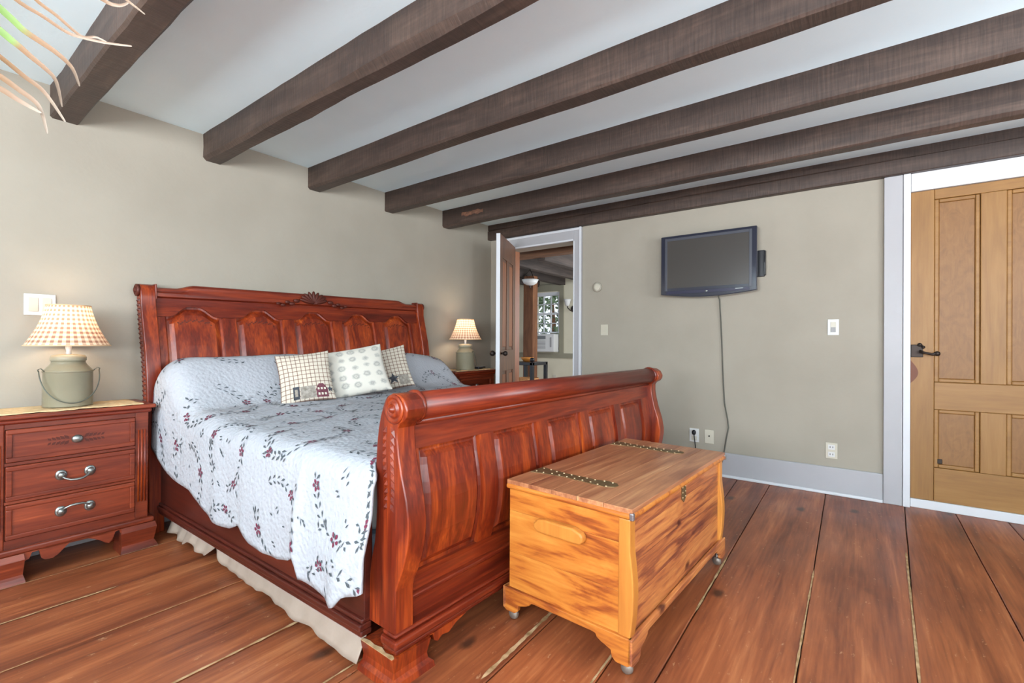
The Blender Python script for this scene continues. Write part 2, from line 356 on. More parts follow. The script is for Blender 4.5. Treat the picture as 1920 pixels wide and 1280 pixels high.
# ------------------------------------------------------------------ structure: floor with wide boards
GAPS = [(-3.0, -3.0), (-2.75, -2.75), (-2.45, -2.45), (-2.1, -2.1), (-1.75, -1.75), (-1.36, -1.36), (-1.05, -1.03), (-.74, -.72), (-.47, -.49), (-.13, -.246), (.15, .182),
        (.505, .528), (.655, .752), (.93, .99), (1.30, 1.36), (1.685, 1.69), (2.17, 2.16), (2.545, 2.535), (2.893, 2.89), (3.24, 3.24)]  # y at x=1.4 and x=4
fl = struct('floor', bx(XL, 9, YR, 6.2, -.12, -.022), M['gap'], label='dark gaps between wide old floor boards')
for i, (g0, g1) in enumerate(zip(GAPS, GAPS[1:])):
    def yy(g, x): return g[0]+(g[1]-g[0])*(x-1.4)/2.6
    bm = NB(); n = 46
    xs = lsp(XL, XW, n); wid = .0045
    top = []
    for x in xs:
        ja = .0025*fbm(x*3, i*9.1); jb = .0025*fbm(x*3, (i+1)*9.1)
        a = yy(g0, x)+wid/2+ja; b = yy(g1, x)-wid/2+jb
        cup = .0015*fbm(x*1.3, i*3.3)
        top.append([bm.verts.new(p) for p in ((x, a, -.022), (x, a, -.002), (x, a+.003, cup), (x, b-.003, cup), (x, b, -.002), (x, b, -.022))])
    for r_, s_ in zip(top, top[1:]):
        for k in range(5): bm.faces.new((r_[k], r_[k+1], s_[k+1], s_[k]))
    obj('floor_board', bm, M['floorb'], fl)
# worn light filler in some joints
def sliver(pts, w, name='worn_joint'):
    bm = NB(); L = []; Rr = []
    for i, (x, y) in enumerate(pts):
        k = w*(.35+.9*abs(fbm(x*9, y*5, i*.7)))*(0 if i in (0, len(pts)-1) else 1)
        L.append(bm.verts.new((x, y-k, .0026))); Rr.append(bm.verts.new((x, y+k, .0026)))
    for i in range(len(pts)-1): bm.faces.new((L[i], L[i+1], Rr[i+1], Rr[i]))
    obj(name, bm, M['filler'], fl, label='pale worn edge of a floor board')
sliver([(x, 2.543+.004*fbm(x*8)) for x in lsp(.15, .62, 24)], .008)
sliver([(x, 2.172) for x in lsp(.15, .34, 8)], .005)
sliver([(x, 2.892) for x in lsp(.05, .98, 30)], .003)
sliver([(x, 1.686) for x in lsp(.45, 1.0, 26)], .008)
sliver([(x, 1.318) for x in lsp(.7, 1.0, 12)], .005)
sliver([(x, 2.171) for x in lsp(.45, .95, 20)], .003)
sliver([(x, .950+.035*(x-1.35)) for x in lsp(1.12, 1.75, 30)], .012)
sliver([(x, .505+.02*(x-1.4)/2) for x in lsp(1.9, 2.5, 18)], .006)
sliver([(x, .158+.012*(x-1.7)/2) for x in lsp(1.4, 2.6, 30)], .005)
sliver([(x, -.155-.035*(x-1.9)) for x in lsp(1.6, 3.1, 30)], .006)
sliver([(x, .66+.025*(x-1.3)) for x in lsp(1.2, 1.5, 10)], .007)

# ------------------------------------------------------------------ walls and ceiling
bm = bx(XL-.15, XW+.15, YW, YW+.15, -.12, 2.6); struct('wall_back', bm, M['wall'], 'cream painted wall behind the headboard')
D1 = (2.203, 2.995, 2.030)      # opening to the next room: y from, y to, head height
D2 = (-1.12, -.245, 2.165)
bm = NB(); box(bm, XW, XW+.15, D1[1], YW, -.12, 2.6); box(bm, XW, XW+.15, D1[0], D1[1], D1[2], 2.6)
box(bm, XW, XW+.15, D2[1], D1[0], -.12, 2.6); box(bm, XW, XW+.15, D2[0], D2[1], D2[2], 2.6); box(bm, XW, XW+.15, YR, D2[0], -.12, 2.6)
struct('wall_right', bm, M['wall'], 'cream painted wall with the television and two doorways')
def holed(axis, c0, c1, a0, a1, wins):
    bm = NB(); e = [a0]+[v for w in wins for v in w]+[a1]
    def B(p, q, z0, z1):
        box(bm, *((c0, c1, p, q) if axis == 'x' else (p, q, c0, c1)), z0, z1)
    for k in range(0, len(e), 2): B(e[k], e[k+1], -.12, 2.6)
    for p, q in wins: B(p, q, -.12, WZ0); B(p, q, WZ1, 2.6)
    return bm
struct('wall_left', holed('x', XL-.15, XL, YR, YW, WINS_L), M['wall'])
struct('wall_front', holed('y', YR-.15, YR, XL-.15, XW+.15, WINS_R), M['wall'])
wn = 0
for axis, c, wins in (('x', XL, WINS_L), ('y', YR, WINS_R)):
    for p, q in wins:
        wn += 1; bm = NB(); t = .05; c0, c1 = c-.14, c-.09
        def B(p_, q_, z0, z1): box(bm, *((c0, c1, p_, q_) if axis == 'x' else (p_, q_, c0, c1)), z0, z1)
        B(p, p+t, WZ0, WZ1); B(q-t, q, WZ0, WZ1); B(p+t, q-t, WZ0, WZ0+t); B(p+t, q-t, WZ1-t, WZ1); B((p+q)/2-.02, (p+q)/2+.02, WZ0+t, WZ1-t)
        struct('window_%d' % wn, bm, M['white'])
struct('ceiling', bx(XL-.15, XW+.15, YR-.15, YW+.15, ZC, ZC+.12), M['ceil'], 'smooth white ceiling between dark beams')

# beams: hewn timbers running from the bed wall over the room
def hewn(x0, x1, z0, z1, seed, j=.006, ch=.012, y0=YR, y1=YW, n=60):
    bm = NB(); rings = []
    for y in lsp(y0, y1, n):
        d = lambda k, f=1.7: j*(fbm(y*f, seed*7.3+k*3.1)+.5*fbm(y*f*3.7, seed*3.3+k*5.9))
        a, b, z = x0+d(0), x1+d(1), z0+d(2)
        c1, c2 = ch*(1+1.2*fbm(y*1.1, seed*11)), ch*(1+1.2*fbm(y*1.4, seed*17))
        rings.append([bm.verts.new(p) for p in ((a, y, z1), (a+d(3)*.5, y, (z0+z1)/2), (a, y, z+abs(c1)), (a+abs(c1), y, z), (b-abs(c2), y, z), (b, y, z+abs(c2)), (b+d(4)*.5, y, (z0+z1)/2), (b, y, z1))])
    for r_, s_ in zip(rings, rings[1:]):
        for k in range(8): bm.faces.new((r_[k], r_[(k+1) % 8], s_[(k+1) % 8], s_[k]))
    bm.faces.new(rings[0]); bm.faces.new(rings[-1][::-1])
    return bm
BX = [(-.86, -.75), (-.18, -.07), (.507, .612), (1.182, 1.290), (1.866, 1.962), (2.557, 2.653), (3.243, 3.335)]
BL = {2: 'rough sawn dark brown ceiling beam above the palm fronds and checked lamp', 3: 'dark brown ceiling beam with waney edges above the headboard, second from the palm',
      4: 'dark brown ceiling beam above the middle of the bed, between two other beams', 5: 'dark brown ceiling beam meeting the wall over the far end of the headboard',
      6: 'dark brown ceiling beam with an orange scuff, meeting the wall above the far lamp'}
for i, (a, b) in enumerate(BX):
    o = obj('ceiling_beam', hewn(a, b, 2.160+(.006 if i == 4 else 0), ZC+.01, i, .007 if i < 4 else .004, .02 if i == 3 else .010), M['beam'])
    tag(o, BL.get(i, 'dark brown ceiling beam over the side of the room by the windows'), 'beam', 'dark ceiling beams')
    if i == 6:
        bm = NB(); surf(bm, lambda u, v: Vector((a-.006-.001*fbm(u*40, v*40), 2.985-.26*u, 2.225+.034*v+.02*fbm(u*6, v*3))), lsp(0, 1, 14), lsp(0, 1, 5))
        obj('scuff', bm, wood('raw_scuff', [(0, (84, 60, 50)), (.5, (118, 82, 64)), (1, (172, 116, 84))], 'Y', 30, 2, .8, 0, 0, .5), o)
rt = empty('ceiling_beam', (3.965, .4, 2.158), 0, 'two-piece dark brown beam lying along the top of the television wall', 'beam', 'dark ceiling beams')
for nm, z0, z1, x0 in (('upper_timber', 2.256, ZC+.01, 3.942), ('lower_timber', 2.158, 2.253, 3.937)):
    bm = hewn(x0, XW-.002, z0, z1, 30+z0, .004, .006)
    bmesh.ops.translate(bm, verts=bm.verts, vec=(-3.965, -.4, -2.158)); obj(nm, bm, M['beam'], rt)

# baseboard and door trim on the television wall
o = struct('baseboard_right', bx(XW-.022, XW-.0005, -.135, 2.117, 0, .19), M['trim'], 'tall pale grey baseboard', bevel=.006)
obj('shoe_moulding', bx(XW-.04, XW-.022, -.135, 2.117, 0, .022), M['white'], o, bevel=.006)
struct('baseboard_back', bx(XL, XW-.05, YW-.02, YW-.0005, 0, .16), M['trim'], bevel=.006)
struct('trim_1', bx(XW-.03, XW-.0005, -.232, -.135, 0, 2.157), M['trim'], 'pale grey door casing beside the golden door', bevel=.004)
struct('trim_2', bx(XW-.034, XW+.06, -.271, -.234, 0, 2.157), M['white'], 'bright white door jamb beside the golden door', bevel=.003)
struct('trim_3', bx(XW-.012, XW+.06, -1.12, -.274, 2.042, 2.157), M['white'], 'white board above the golden door')
struct('trim_4', bx(XW-.006, XW+.06, -1.12, -.273, .0, .056), M['white'], 'white threshold strip under the golden door', bevel=.004)
# casing of the opening to the next room
bm = NB(); box(bm, XW-.028, XW-.0005, 2.117, 2.203, 0, 2.157); box(bm, XW-.028, XW-.0005, 2.203, 3.04, 2.030, 2.157); box(bm, XW-.028, XW-.0005, 2.965, 3.04, 0, 2.030)
o = struct('trim_5', bm, M['trim'], 'pale grey casing around the open doorway', bevel=.005)
bm = NB(); box(bm, XW-.036, XW-.028, 2.117, 2.14, 0, 2.157); box(bm, XW-.036, XW-.028, 2.14, 3.04, 2.128, 2.15)
box(bm, XW-.034, XW-.028, 2.19, 2.203, 0, 2.030); box(bm, XW-.034, XW-.028, 2.203, 2.965, 2.030, 2.047); obj('bead', bm, M['white'], o, bevel=.003)
struct('trim_6', bx(XW-.0005, XW+.148, 2.962, 2.9945, 0, 2.0295), M['pine'], 'orange pine door jamb')

# door_2: golden grained door with four panels
d = struct('door_2', bx(XW+.030, XW+.06, -1.10, -.2725, .056, 2.040), M['dooroak'], 'golden grained wooden door with four recessed panels')
def part(nm, a, m, p, bv=.003): return obj(nm, bx(*a), m, p, bevel=bv)
xf0, xf1 = XW+.006, XW+.030
part('stile', (xf0, xf1, -.388, -.2725, .056, 2.040), M['dooroak'], d); part('stile', (xf0, xf1, -1.10, -.98, .056, 2.040), M['dooroak'], d)
M['oaky'] = wood('grained_oak_rail', [(0, (116, 78, 36)), (.5, (146, 104, 52)), (1, (166, 124, 70))], 'Y', 12, 8, .5, 0, .04, .7)
part('rail', (xf0, xf1, -.98, -.389, 1.978, 2.040), M['oaky'], d); part('rail', (xf0, xf1, -.98, -.389, .640, .812), M['oaky'], d); part('rail', (xf0, xf1, -.98, -.389, .056, .268), M['oaky'], d)
part('mullion', (xf0, xf1, -.712, -.600, .813, 1.977), M['dooroak'], d); part('mullion', (xf0, xf1, -.712, -.600, .269, .639), M['dooroak'], d)
for (a, b, z0, z1) in ((-.599, -.389, .813, 1.977), (-.979, -.713, .813, 1.977), (-.599, -.389, .269, .639), (-.979, -.713, .269, .639)):
    bm = NB(); e = .022
    box(bm, XW+.022, XW+.030, a+e, b-e, z0+e, z1-e); p = obj('panel', bm, M['dooroakp'], d, bevel=.004)
    bm = NB(); xm = XW+.015
    for q in ((a, a+e, z0, z1), (b-e, b, z0, z1), (a+e, b-e, z0, z0+e), (a+e, b-e, z1-e, z1)): box(bm, xm, XW+.030, *q)
    obj('panel_moulding', bm, M['oaky'], p, bevel=.005)
lt = obj('latch', bx(XW-.004, XW+.006, -.335, -.274, .97, 1.05), M['iron'], d, bevel=.003, label='dark iron rim latch')
bm = NB(); tube(bm, [(XW-.004, -.322, 1.01), (XW-.045, -.322, 1.005)], .008); tube(bm, [(XW-.045, -.315, 1.006), (XW-.05, -.345, .998), (XW-.05, -.375, .990), (XW-.048, -.392, .995)], [.009, .007, .008, .013])
ball(bm, (XW-.046, -.398, .995), .016); ball(bm, (XW-.012, -.318, 1.05), .012); ball(bm, (XW-.012, -.335, 1.035), .010); obj('handle', bm, M['iron'], lt, smooth=True)
bm = NB(); prism(bm, [(-.2735+.0-.045*math.sin(math.pi*t)*(1-.3*t), .80+.15*t) for t in lsp(0, 1, 10)], 'x', XW+.0045, XW+.006)
obj('worn_stain', bm, mat('red_brown_stain', (108, 60, 38), .5), d, label='red brown worn patch below the latch')
part('plate', (XW+.014, XW+.022, -.43, -.405, .295, .325), M['iron'], d)

# door_1: brown door standing open towards the bed wall
HX, HY = XW-.035, 2.905
d = struct('door_1', bx(-.655, 0, -.005, .010, .012, 2.046), M['doorbrown'], 'brown panelled door standing ajar in front of the corner', loc=(HX, HY, 0), rz=R(23.9))
for y0, y1 in ((-.016, -.005), (.010, .021)):
    part('stile', (-.655, -.555, y0, y1, .012, 2.046), M['doorbrown'], d); part('stile', (-.10, 0, y0, y1, .012, 2.046), M['doorbrown'], d)
    for z0, z1 in ((1.84, 2.046), (.78, .98), (.012, .24)): part('rail', (-.554, -.101, y0, y1, z0, z1), M['doorbrown'], d)
    for z0, z1 in ((.99, 1.83), (.25, .77)):
        part('mullion', (-.375, -.28, y0, y1, z0-.01, z1+.01), M['doorbrown'], d)
        for a, b in ((-.55, -.379), (-.276, -.105)):
            yy0, yy1 = (y0+.004, y1) if y0 < 0 else (y0, y1-.004)
            part('panel', (a+.02, b-.02, yy0, yy1, z0+.02, z1-.02), M['pine'], d, .004)
part('painted_edge', (-.661, -.655, -.016, .021, .012, 2.046), M['white'], d, .002).data
bm = NB(); tube(bm, [(-.60, .021, .95), (-.60, .05, .95)], .01); ball(bm, (-.60, .068, .95), .026); tube(bm, [(-.60, -.016, .95), (-.60, -.04, .95)], .01); ball(bm, (-.60, -.055, .95), .024)
obj('knob', bm, M['iron'], d, smooth=True)

# ------------------------------------------------------------------ next room seen through the doorway
XF = 6.7
struct('wall_next_room_far', (lambda bm: (box(bm, XF, XF+.15, 1.6, 3.98, -.1, 2.9), box(bm, XF, XF+.15, 4.48, 6.2, -.1, 2.9), box(bm, XF, XF+.15, 3.98, 4.48, -.1, .90), box(bm, XF, XF+.15, 3.98, 4.48, 1.90, 2.9), bm)[-1])(NB()), M['cream'], 'cream wall of the next room')
struct('wall_next_room_left', bx(XW+.15, XF, 6.05, 6.2, -.1, 2.9), M['cream'])
struct('wall_next_room_right', bx(XW+.15, XF+.15, 1.5, 1.6, -.1, 2.9), M['cream'])
struct('ceiling_next_room', bx(XW+.15, XF+.15, 1.5, 6.2, 2.30, 2.40), M['rafter2'])
struct('floor_next_room', bx(XW, XF, 1.6, 6.05, -.021, -.001), M['floorb'])
bm = NB(); box(bm, XF-.02, XF-.0005, 4.49, 4.62, .88, 2.03); box(bm, XF-.02, XF-.0005, 3.89, 3.97, .88, 2.03); box(bm, XF-.02, XF-.0005, 3.97, 4.49, 1.91, 2.03); box(bm, XF-.024, XF-.0005, 1.61, 4.9, .80, .88)
struct('trim_7', bm, M['khaki'], 'khaki painted trim around the far window')
w = struct('window_5', (lambda bm: (box(bm, XF+.02, XF+.06, 3.98, 4.48, 1.84, 1.90), box(bm, XF+.02, XF+.06, 4.445, 4.48, 1.21, 1.84), box(bm, XF+.02, XF+.06, 3.98, 4.015, 1.21, 1.84), box(bm, XF+.02, XF+.06, 4.015, 4.445, 1.52, 1.555), box(bm, XF+.02, XF+.06, 4.015, 4.445, 1.21, 1.235), bm)[-1])(NB()), M['white'], 'small white sash window above the air conditioner')
for k in (1, 2):
    y = 4.015+.43*k/3; part('glazing_bar', (XF+.025, XF+.05, y-.008, y+.008, 1.235, 1.52), M['white'], w, 0); part('glazing_bar', (XF+.025, XF+.05, y-.008, y+.008, 1.555, 1.84), M['white'], w, 0)
for z in (1.378, 1.697): part('glazing_bar', (XF+.025, XF+.05, 4.015, 4.445, z-.008, z+.008), M['white'], w, 0)
gl = mat('window_glass', (255, 255, 255), .02); bsdf(gl).inputs['Transmission Weight'].default_value = 1; bsdf(gl).inputs['IOR'].default_value = 1.05
part('pane', (XF+.035, XF+.038, 4.015, 4.445, 1.235, 1.52), gl, w, 0); part('pane', (XF+.035, XF+.038, 4.015, 4.445, 1.555, 1.84), gl, w, 0)
a = empty('air_conditioner', (XF-.05, 4.23, .90), 0, 'white window air conditioner below the far sash window', 'air conditioner')
obj('case', bx(-.10, .12, -.245, .245, 0, .295), M['plastic'], a, bevel=.012)
obj('grille', bx(-.104, -.10, -.08, .225, .05, .185), M['greyplastic'], a)
for k in range(6): obj('louver', bx(-.108, -.104, -.08, .225, .055+k*.022, .066+k*.022), M['plastic'], a)
obj('vent', bx(-.104, -.10, -.08, .225, .21, .265), mat('dark_vent', (112, 116, 118), .6), a)
obj('control_panel', bx(-.104, -.10, -.195, -.165, .08, .24), M['greyplastic'], a)
# wall light
a = empty('wall_sconce', (XF, 3.70, 1.60), 0, 'small wall light with a white bell glass on the cream wall', 'wall light')
obj('backplate', lathe(NB(), [(.055, -.0005), (.055, -.015), (.02, -.03)], axis='x', seg=16), M['iron'], a, smooth=True)
obj('arm', tube(NB(), [(-.02, 0, 0), (-.09, .02, -.03), (-.12, .05, .01), (-.12, .06, .04)], .009), M['iron'], a, smooth=True)
obj('glass_shade', lathe(NB(), [(.022, .04), (.04, .07), (.05, .12), (.065, .15)], c=(-.12, .06, 0), seg=16), M['plastic'], a, smooth=True)
# rafters, header, posts
RL = ['rough dark rafter of the next room nearest the television wall corner', 'rough dark rafter carrying the white bowl light', 'rough dark rafter between the bowl light and the far sash window', 'rough dark rafter next to the far window of the next room', 'rough dark rafter deep inside the next room']
for i, y in enumerate((2.90, 3.37, 3.87, 4.37, 4.87)):
    o = obj('rafter', hewn(y, y+.10, 2.0, 2.29, 50+i, .006, .008, 4.56, XF-.002, 24), M['rafter2'])
    o.data.transform(Matrix(((0, 1, 0, 0), (1, 0, 0, 0), (0, 0, 1, 0), (0, 0, 0, 1))))
    tag(o, RL[i], 'rafter', 'rafters in the next room')
tag(obj('header_beam', bx(4.42, 4.555, 1.61, 6.0, 2.03, 2.29), M['rafterb'], bevel=.008), 'brown header beam just inside the open doorway', 'beam')
tag(obj('timber_post', hewn(5.50, 5.62, 0, 1.999, 3, .012, .02, 3.70, 3.86, 12), M['rough']), 'rough orange brown timber post seen through the doorway', 'post')
a = empty('bowl_light', (5.02, 3.42, 1.79), 0, 'white glass bowl light hanging under the rafters', 'ceiling light')
obj('bowl', lathe(NB(), [(.01, .0), (.05, .008), (.085, .03), (.11, .075)], seg=20), M['plastic'], a, smooth=True)
obj('finial', tube(NB(), [(0, 0, -.03), (0, 0, .002)], .012), M['iron'], a)
for t in (0, 2.1, 4.2): obj('rod', tube(NB(), [(.106*math.cos(t), .106*math.sin(t), .075), (.05*math.cos(t), .05*math.sin(t), .15), (0, 0, .206)], .005), M['iron'], a)
a = empty('plant_stand', (5.10, 3.49, 0), 0, 'black metal stand with a rail in the next room', 'stand')
for dx, dy in ((-.16, -.16), (-.16, .16), (.16, -.16), (.16, .16)): obj('leg', bx(dx-.02, dx+.02, dy-.02, dy+.02, 0, .80), M['black'], a)
obj('rail', bx(-.18, .18, -.18, .18, .76, .80), M['black'], a, bevel=.005)
obj('shelf', bx(-.18, .18, -.18, .18, .42, .45), M['black'], a, bevel=.004)
for dx, dy in ((-.16, -.16), (-.16, .16)): obj('finial', ball(NB(), (dx, dy, .83), .032), M['black'], a, smooth=True)
tag(obj('wicker_basket', lathe(NB(), [(.02, 0), (.11, .005), (.13, .07), (.135, .14), (.12, .14), (.11, .02)], c=(5.10, 3.49, .451), seg=20), painted('wicker', (176, 122, 76), .9, 22, 60, .6), smooth=True), 'small wicker basket on the black stand', 'basket')
tag(obj('wooden_bowl', lathe(NB(), [(.02, 0), (.05, .004), (.08, .04), (.085, .06), (.07, .055), (.02, .02)], c=(5.08, 3.50, .801), seg=18), M['cedar_post'], smooth=True), 'light wooden bowl on top of the black stand', 'bowl')
tag(obj('socket_plate', bx(XF-.012, XF-.0005, 4.03, 4.09, .42, .52), M['ivory'], bevel=.003), 'ivory socket plate low on the wall below the air conditioner', 'socket')
# trees outside the far window
gr = painted('foliage', (96, 112, 82), .9, 34, 4, 0)
for i, (x, y, r) in enumerate(((10.0, 6.1, 1.2), (13.0, 11.0, 1.7), (11.6, 8.6, 1.15), (17.5, 10.6, 3.0))):
    t = empty('tree', (x, y, -.3), 0, ['slim pale green tree outside the far window', 'broad leafy tree outside behind the slim tree', 'small round tree outside between two larger trees', 'tall spreading tree outside, farthest from the window'][i], 'tree', 'trees outside the window')
    obj('trunk', tube(NB(), [(0, 0, 0), (.05, 0, 1.2), (0, .06, 2.4)], [.12, .09, .05]), M['rough'], t)
    bm = NB(); rnd = random.Random(i)
    for k in range(900):
        v = Vector((rnd.gauss(0, 1), rnd.gauss(0, 1), rnd.gauss(0, 1))).normalized()*r*rnd.uniform(.5, 1); c = v+Vector((0, 0, 1.9))
        q = [c+Vector((rnd.uniform(-.12, .12), rnd.uniform(-.12, .12), rnd.uniform(-.12, .12))) for _ in range(3)]
        bm.faces.new([bm.verts.new(p) for p in q])
    tag(obj('foliage', bm, gr, t), kind='stuff')
gd = struct('ground_outside', bx(XF+.15, 30, -10, 25, -.6, -.3), painted('grass', (104, 116, 84), .9, 14, 2))

# ------------------------------------------------------------------ sleigh bed
BX0, BY0 = .945, 1.137
bed = empty('sleigh_bed', (BX0, BY0, 0), 0, 'king size cherry wood sleigh bed with panelled headboard and scrolled footboard', 'bed')
FW = 2.07
fpost = [(-.051, .846), (-.038, .873), (-.012, .889), (.02, .891), (.046, .880), (.062, .858), (.078, .82), (.090, .777), (.098, .72), (.102, .665), (.100, .60), (.096, .539), (.100, .47), (.108, .41), (.124, .35), (.132, .30), (.135, .152),
         (0, .152), (0, .283), (-.012, .315), (-.027, .345), (-.042, .385), (-.052, .425), (-.060, .475), (-.060, .51), (-.050, .568), (-.037, .61), (-.025, .646), (-.012, .70), (-.004, .75), (-.004, .785), (-.016, .802), (-.036, .812), (-.048, .828)]
FS = [(.10, 0), (.283, 0), (.345, -.022), (.419, -.044), (.503, -.054), (.568, -.046), (.646, -.026), (.735, -.010), (.80, -.004), (.9, 0)]
def fs(z): return interp(FS, z)*.8+.032
def sheet(bm, x0, x1, z0, z1, prof, off, th, n=10):
    """board whose face follows the curved profile between two heights"""
    zs = lsp(z0, z1, n)
    A = [[bm.verts.new((x, prof(z)+off+d, z)) for d in (0, th)] for z in zs for x in (x0, x1)]
    for i in range(n-1):
        a, b, c, d = A[2*i], A[2*i+1], A[2*i+2], A[2*i+3]
        bm.faces.new((a[0], b[0], d[0], c[0])); bm.faces.new((a[1], c[1], d[1], b[1])); bm.faces.new((a[0], c[0], c[1], a[1])); bm.faces.new((b[0], b[1], d[1], d[0]))
    bm.faces.new((A[0][0], A[0][1], A[1][1], A[1][0])); bm.faces.new((A[-2][0], A[-1][0], A[-1][1], A[-2][1]))
    return bm
def raised(bm, x0, x1, z0, ztop, prof, rec=.016, bev=.034, up=.010):
    """raised and fielded panel; ztop is a function of x"""
    us = [0, .012, bev*.5, bev*.98, bev, .06, .5]; w = x1-x0
    us = [u/w for u in us[:-1]]+lsp(.3, .7, 9)+[1-u/w for u in us[:-1]][::-1]
    def fn(u, v):
        x = x0+u*w; zt = ztop(x); z = z0+v*(zt-z0)
        dd = min(u*w, (1-u)*w, v*(zt-z0), (1-v)*(zt-z0))
        o = rec-.004 if dd < .002 else rec if dd < .013 else rec-up*sm(.013, bev, dd)
        return (x, prof(z)+o, z)
    hgt = ztop(x0)-z0
    vs = [u/hgt for u in (0, .012, bev*.5, bev*.98, bev, .06)]; vs = vs+lsp(.2, .8, 8)+[1-q for q in vs[::-1]]
    surf(bm, fn, us, vs); return bm
fb = obj('footboard', (lambda bm: (sheet(bm, .07, FW-.07, .705, .80, fs, 0, .05, 6), sheet(bm, .07, FW-.07, .155, .30, fs, 0, .05, 8), bm)[-1])(NB()), M['cherryx'], bed, rz=R(-2.0))
PX = [(.105+i*.3725, .105+i*.3725+.290) for i in range(5)]
edges = [.07]+[v for p in PX for v in p]+[FW-.07]
for i in range(0, len(edges), 2): obj('stile', sheet(NB(), edges[i], edges[i+1], .30, .705, fs, 0, .05, 14), M['cherry'], fb, smooth='auto')
for a, b in PX: obj('panel', raised(NB(), a, b, .30, lambda x: .705, fs, .020, .036, .015), M['cherry'], fb)
obj('top_roll', tube(NB(), [(.06, .010, .845), (FW-.06, .010, .845)], .046, 20), M['cherryx'], fb, smooth=True)
obj('roll_moulding', tube(NB(), [(.07, .022, .793), (FW-.07, .022, .793)], .012, 10), M['cherryx'], fb, smooth=True)
obj('lower_moulding', bx(.07, FW-.07, .012, .05, .222, .240), M['cherryx'], fb, bevel=.006)
bm = NB()
for y, z0, z1 in ((-.006, .140, .155), (-.018, .112, .140), (-.010, .092, .112)): box(bm, -.012 if y < -.01 else -.004, FW+.012, y, .06, z0, z1)
obj('base_moulding', bm, M['cherryx'], fb, bevel=.007)
for s, x0 in ((0, 0), (1, FW-.072)):
    po = obj('post', prism(NB(), fpost, 'x', x0, x0+.072), M['cherry'], fb, smooth='auto', bevel=.004)
    e = -1 if s == 0 else 1; xo = x0 if s == 0 else x0+.072
    bm = NB(); lathe(bm, [(.046, 0), (.046, e*.004), (.036, e*.006), (.033, e*.003), (.026, e*.004), (.024, e*.010), (.016, e*.011), (.013, e*.006), (.010, e*.008), (.008, e*.016), (.001, e*.018)], c=(xo, .010, .843), axis='x', seg=22)
    obj('rosette', bm, M['cherry'], po, smooth=True, label='turned round rosette')
    bm = NB(); lathe(bm, [(.044, 0), (.053, .004), (.053, .014), (.046, .018)], c=(x0+.072 if s == 0 else x0-.018, .010, .845), axis='x', seg=22); obj('collar', bm, M['cherryx'], po, smooth=True)
    bm = NB()
    for k in range(11):                       # carved leaf spray down the side of the post
        z = .790-.024*k; yc = .036+.004*math.sin(k*.6)
        for sd in (-1, 1):
            L = .044-.0014*k; dv = Vector((0, sd*.55, -.83)).normalized()*L if sd < 0 else Vector((0, sd*.45, -.9)).normalized()*L
            c = Vector((xo+e*.0005, yc+sd*.009, z)); n = dv.cross(Vector((1, 0, 0))).normalized()*.0095
            q = [c, c+dv*.45+n, c+dv, c+dv*.45-n, c+dv*.5+Vector((e*.007, 0, 0))]
            vv = [bm.verts.new(p) for p in q]
            for i in range(4): bm.faces.new((vv[i], vv[(i+1) % 4], vv[4]))
    obj('leaf_carving', bm, M['cherryx'], po, label='carved leaf spray')
    # plinth foot, flared at the bottom
    bm = NB(); fx0, fx1 = (-.02, .13) if s == 0 else (FW-.13, FW+.02)
    prof = [(.092, 0), (.07, .004), (.045, .009), (.028, .006), (.018, -.006), (.0, -.010)]
    rings = [[bm.verts.new(p) for p in ((fx0+(o_ if s == 0 else o_), -.018+o_, z), (fx1-o_, -.018+o_, z), (fx1-o_, .150-o_*.3, z), (fx0+o_, .150-o_*.3, z))] for z, o_ in prof]
    for a, b in zip(rings, rings[1:]):
        for k in range(4): bm.faces.new((a[k], a[(k+1) % 4], b[(k+1) % 4], b[k]))
    bm.faces.new(rings[0]); bm.faces.new(rings[-1][::-1]); obj('foot', bm, M['cherry'], po)
    pts = [(.13, .095), (.145, .093), (.150, .070), (.165, .060), (.185, .072), (.215, .066), (.25, .084), (.30, .095)]
    if s: pts = [(FW-a, z) for a, z in pts]
    obj('bracket', prism(NB(), pts, 'y', -.012, .012), M['cherry'], po)
    if s == 0:
        bm = NB(); ring = []
        for k in range(26):
            t = k/13 if k < 13 else (26-k)/13; y = .0+.145*t
            x = -.0225+(.018+.006*fbm(k*1.7, 3)) if k < 13 else -.0255
            ring.append((x, y))
        prism(bm, [(-.0212, -.012), (-.0212, .148), (-.012, .145), (-.006, .12), (-.010, .09), (-.003, .06), (-.012, .03), (-.006, .0), (-.012, -.012)], 'z', .0925, .0945)
        obj('scraped_edge', bm, M['filler'], po, label='scraped pale wood on the foot')
# side rails
for s, x0, y1 in ((0, -.016, 1.985), (1, FW-.03, 1.99)):
    y0 = .13 if s == 0 else .06
    ra = obj('side_rail', bx(x0, x0+.03, y0, y1, .16, .47), M['cherryy'], bed, bevel=.003)
    e = -1 if s == 0 else 1; xo = x0 if s == 0 else x0+.03
    bm = NB()
    for o_, z0, z1 in ((.010, .150, .166), (.018, .128, .150), (.012, .108, .128)):
        box(bm, min(xo-e*.03, xo+e*o_), max(xo-e*.03, xo+e*o_), y0, y1, z0, z1)
    obj('rail_moulding', bm, M['cherryy'], ra, bevel=.005)
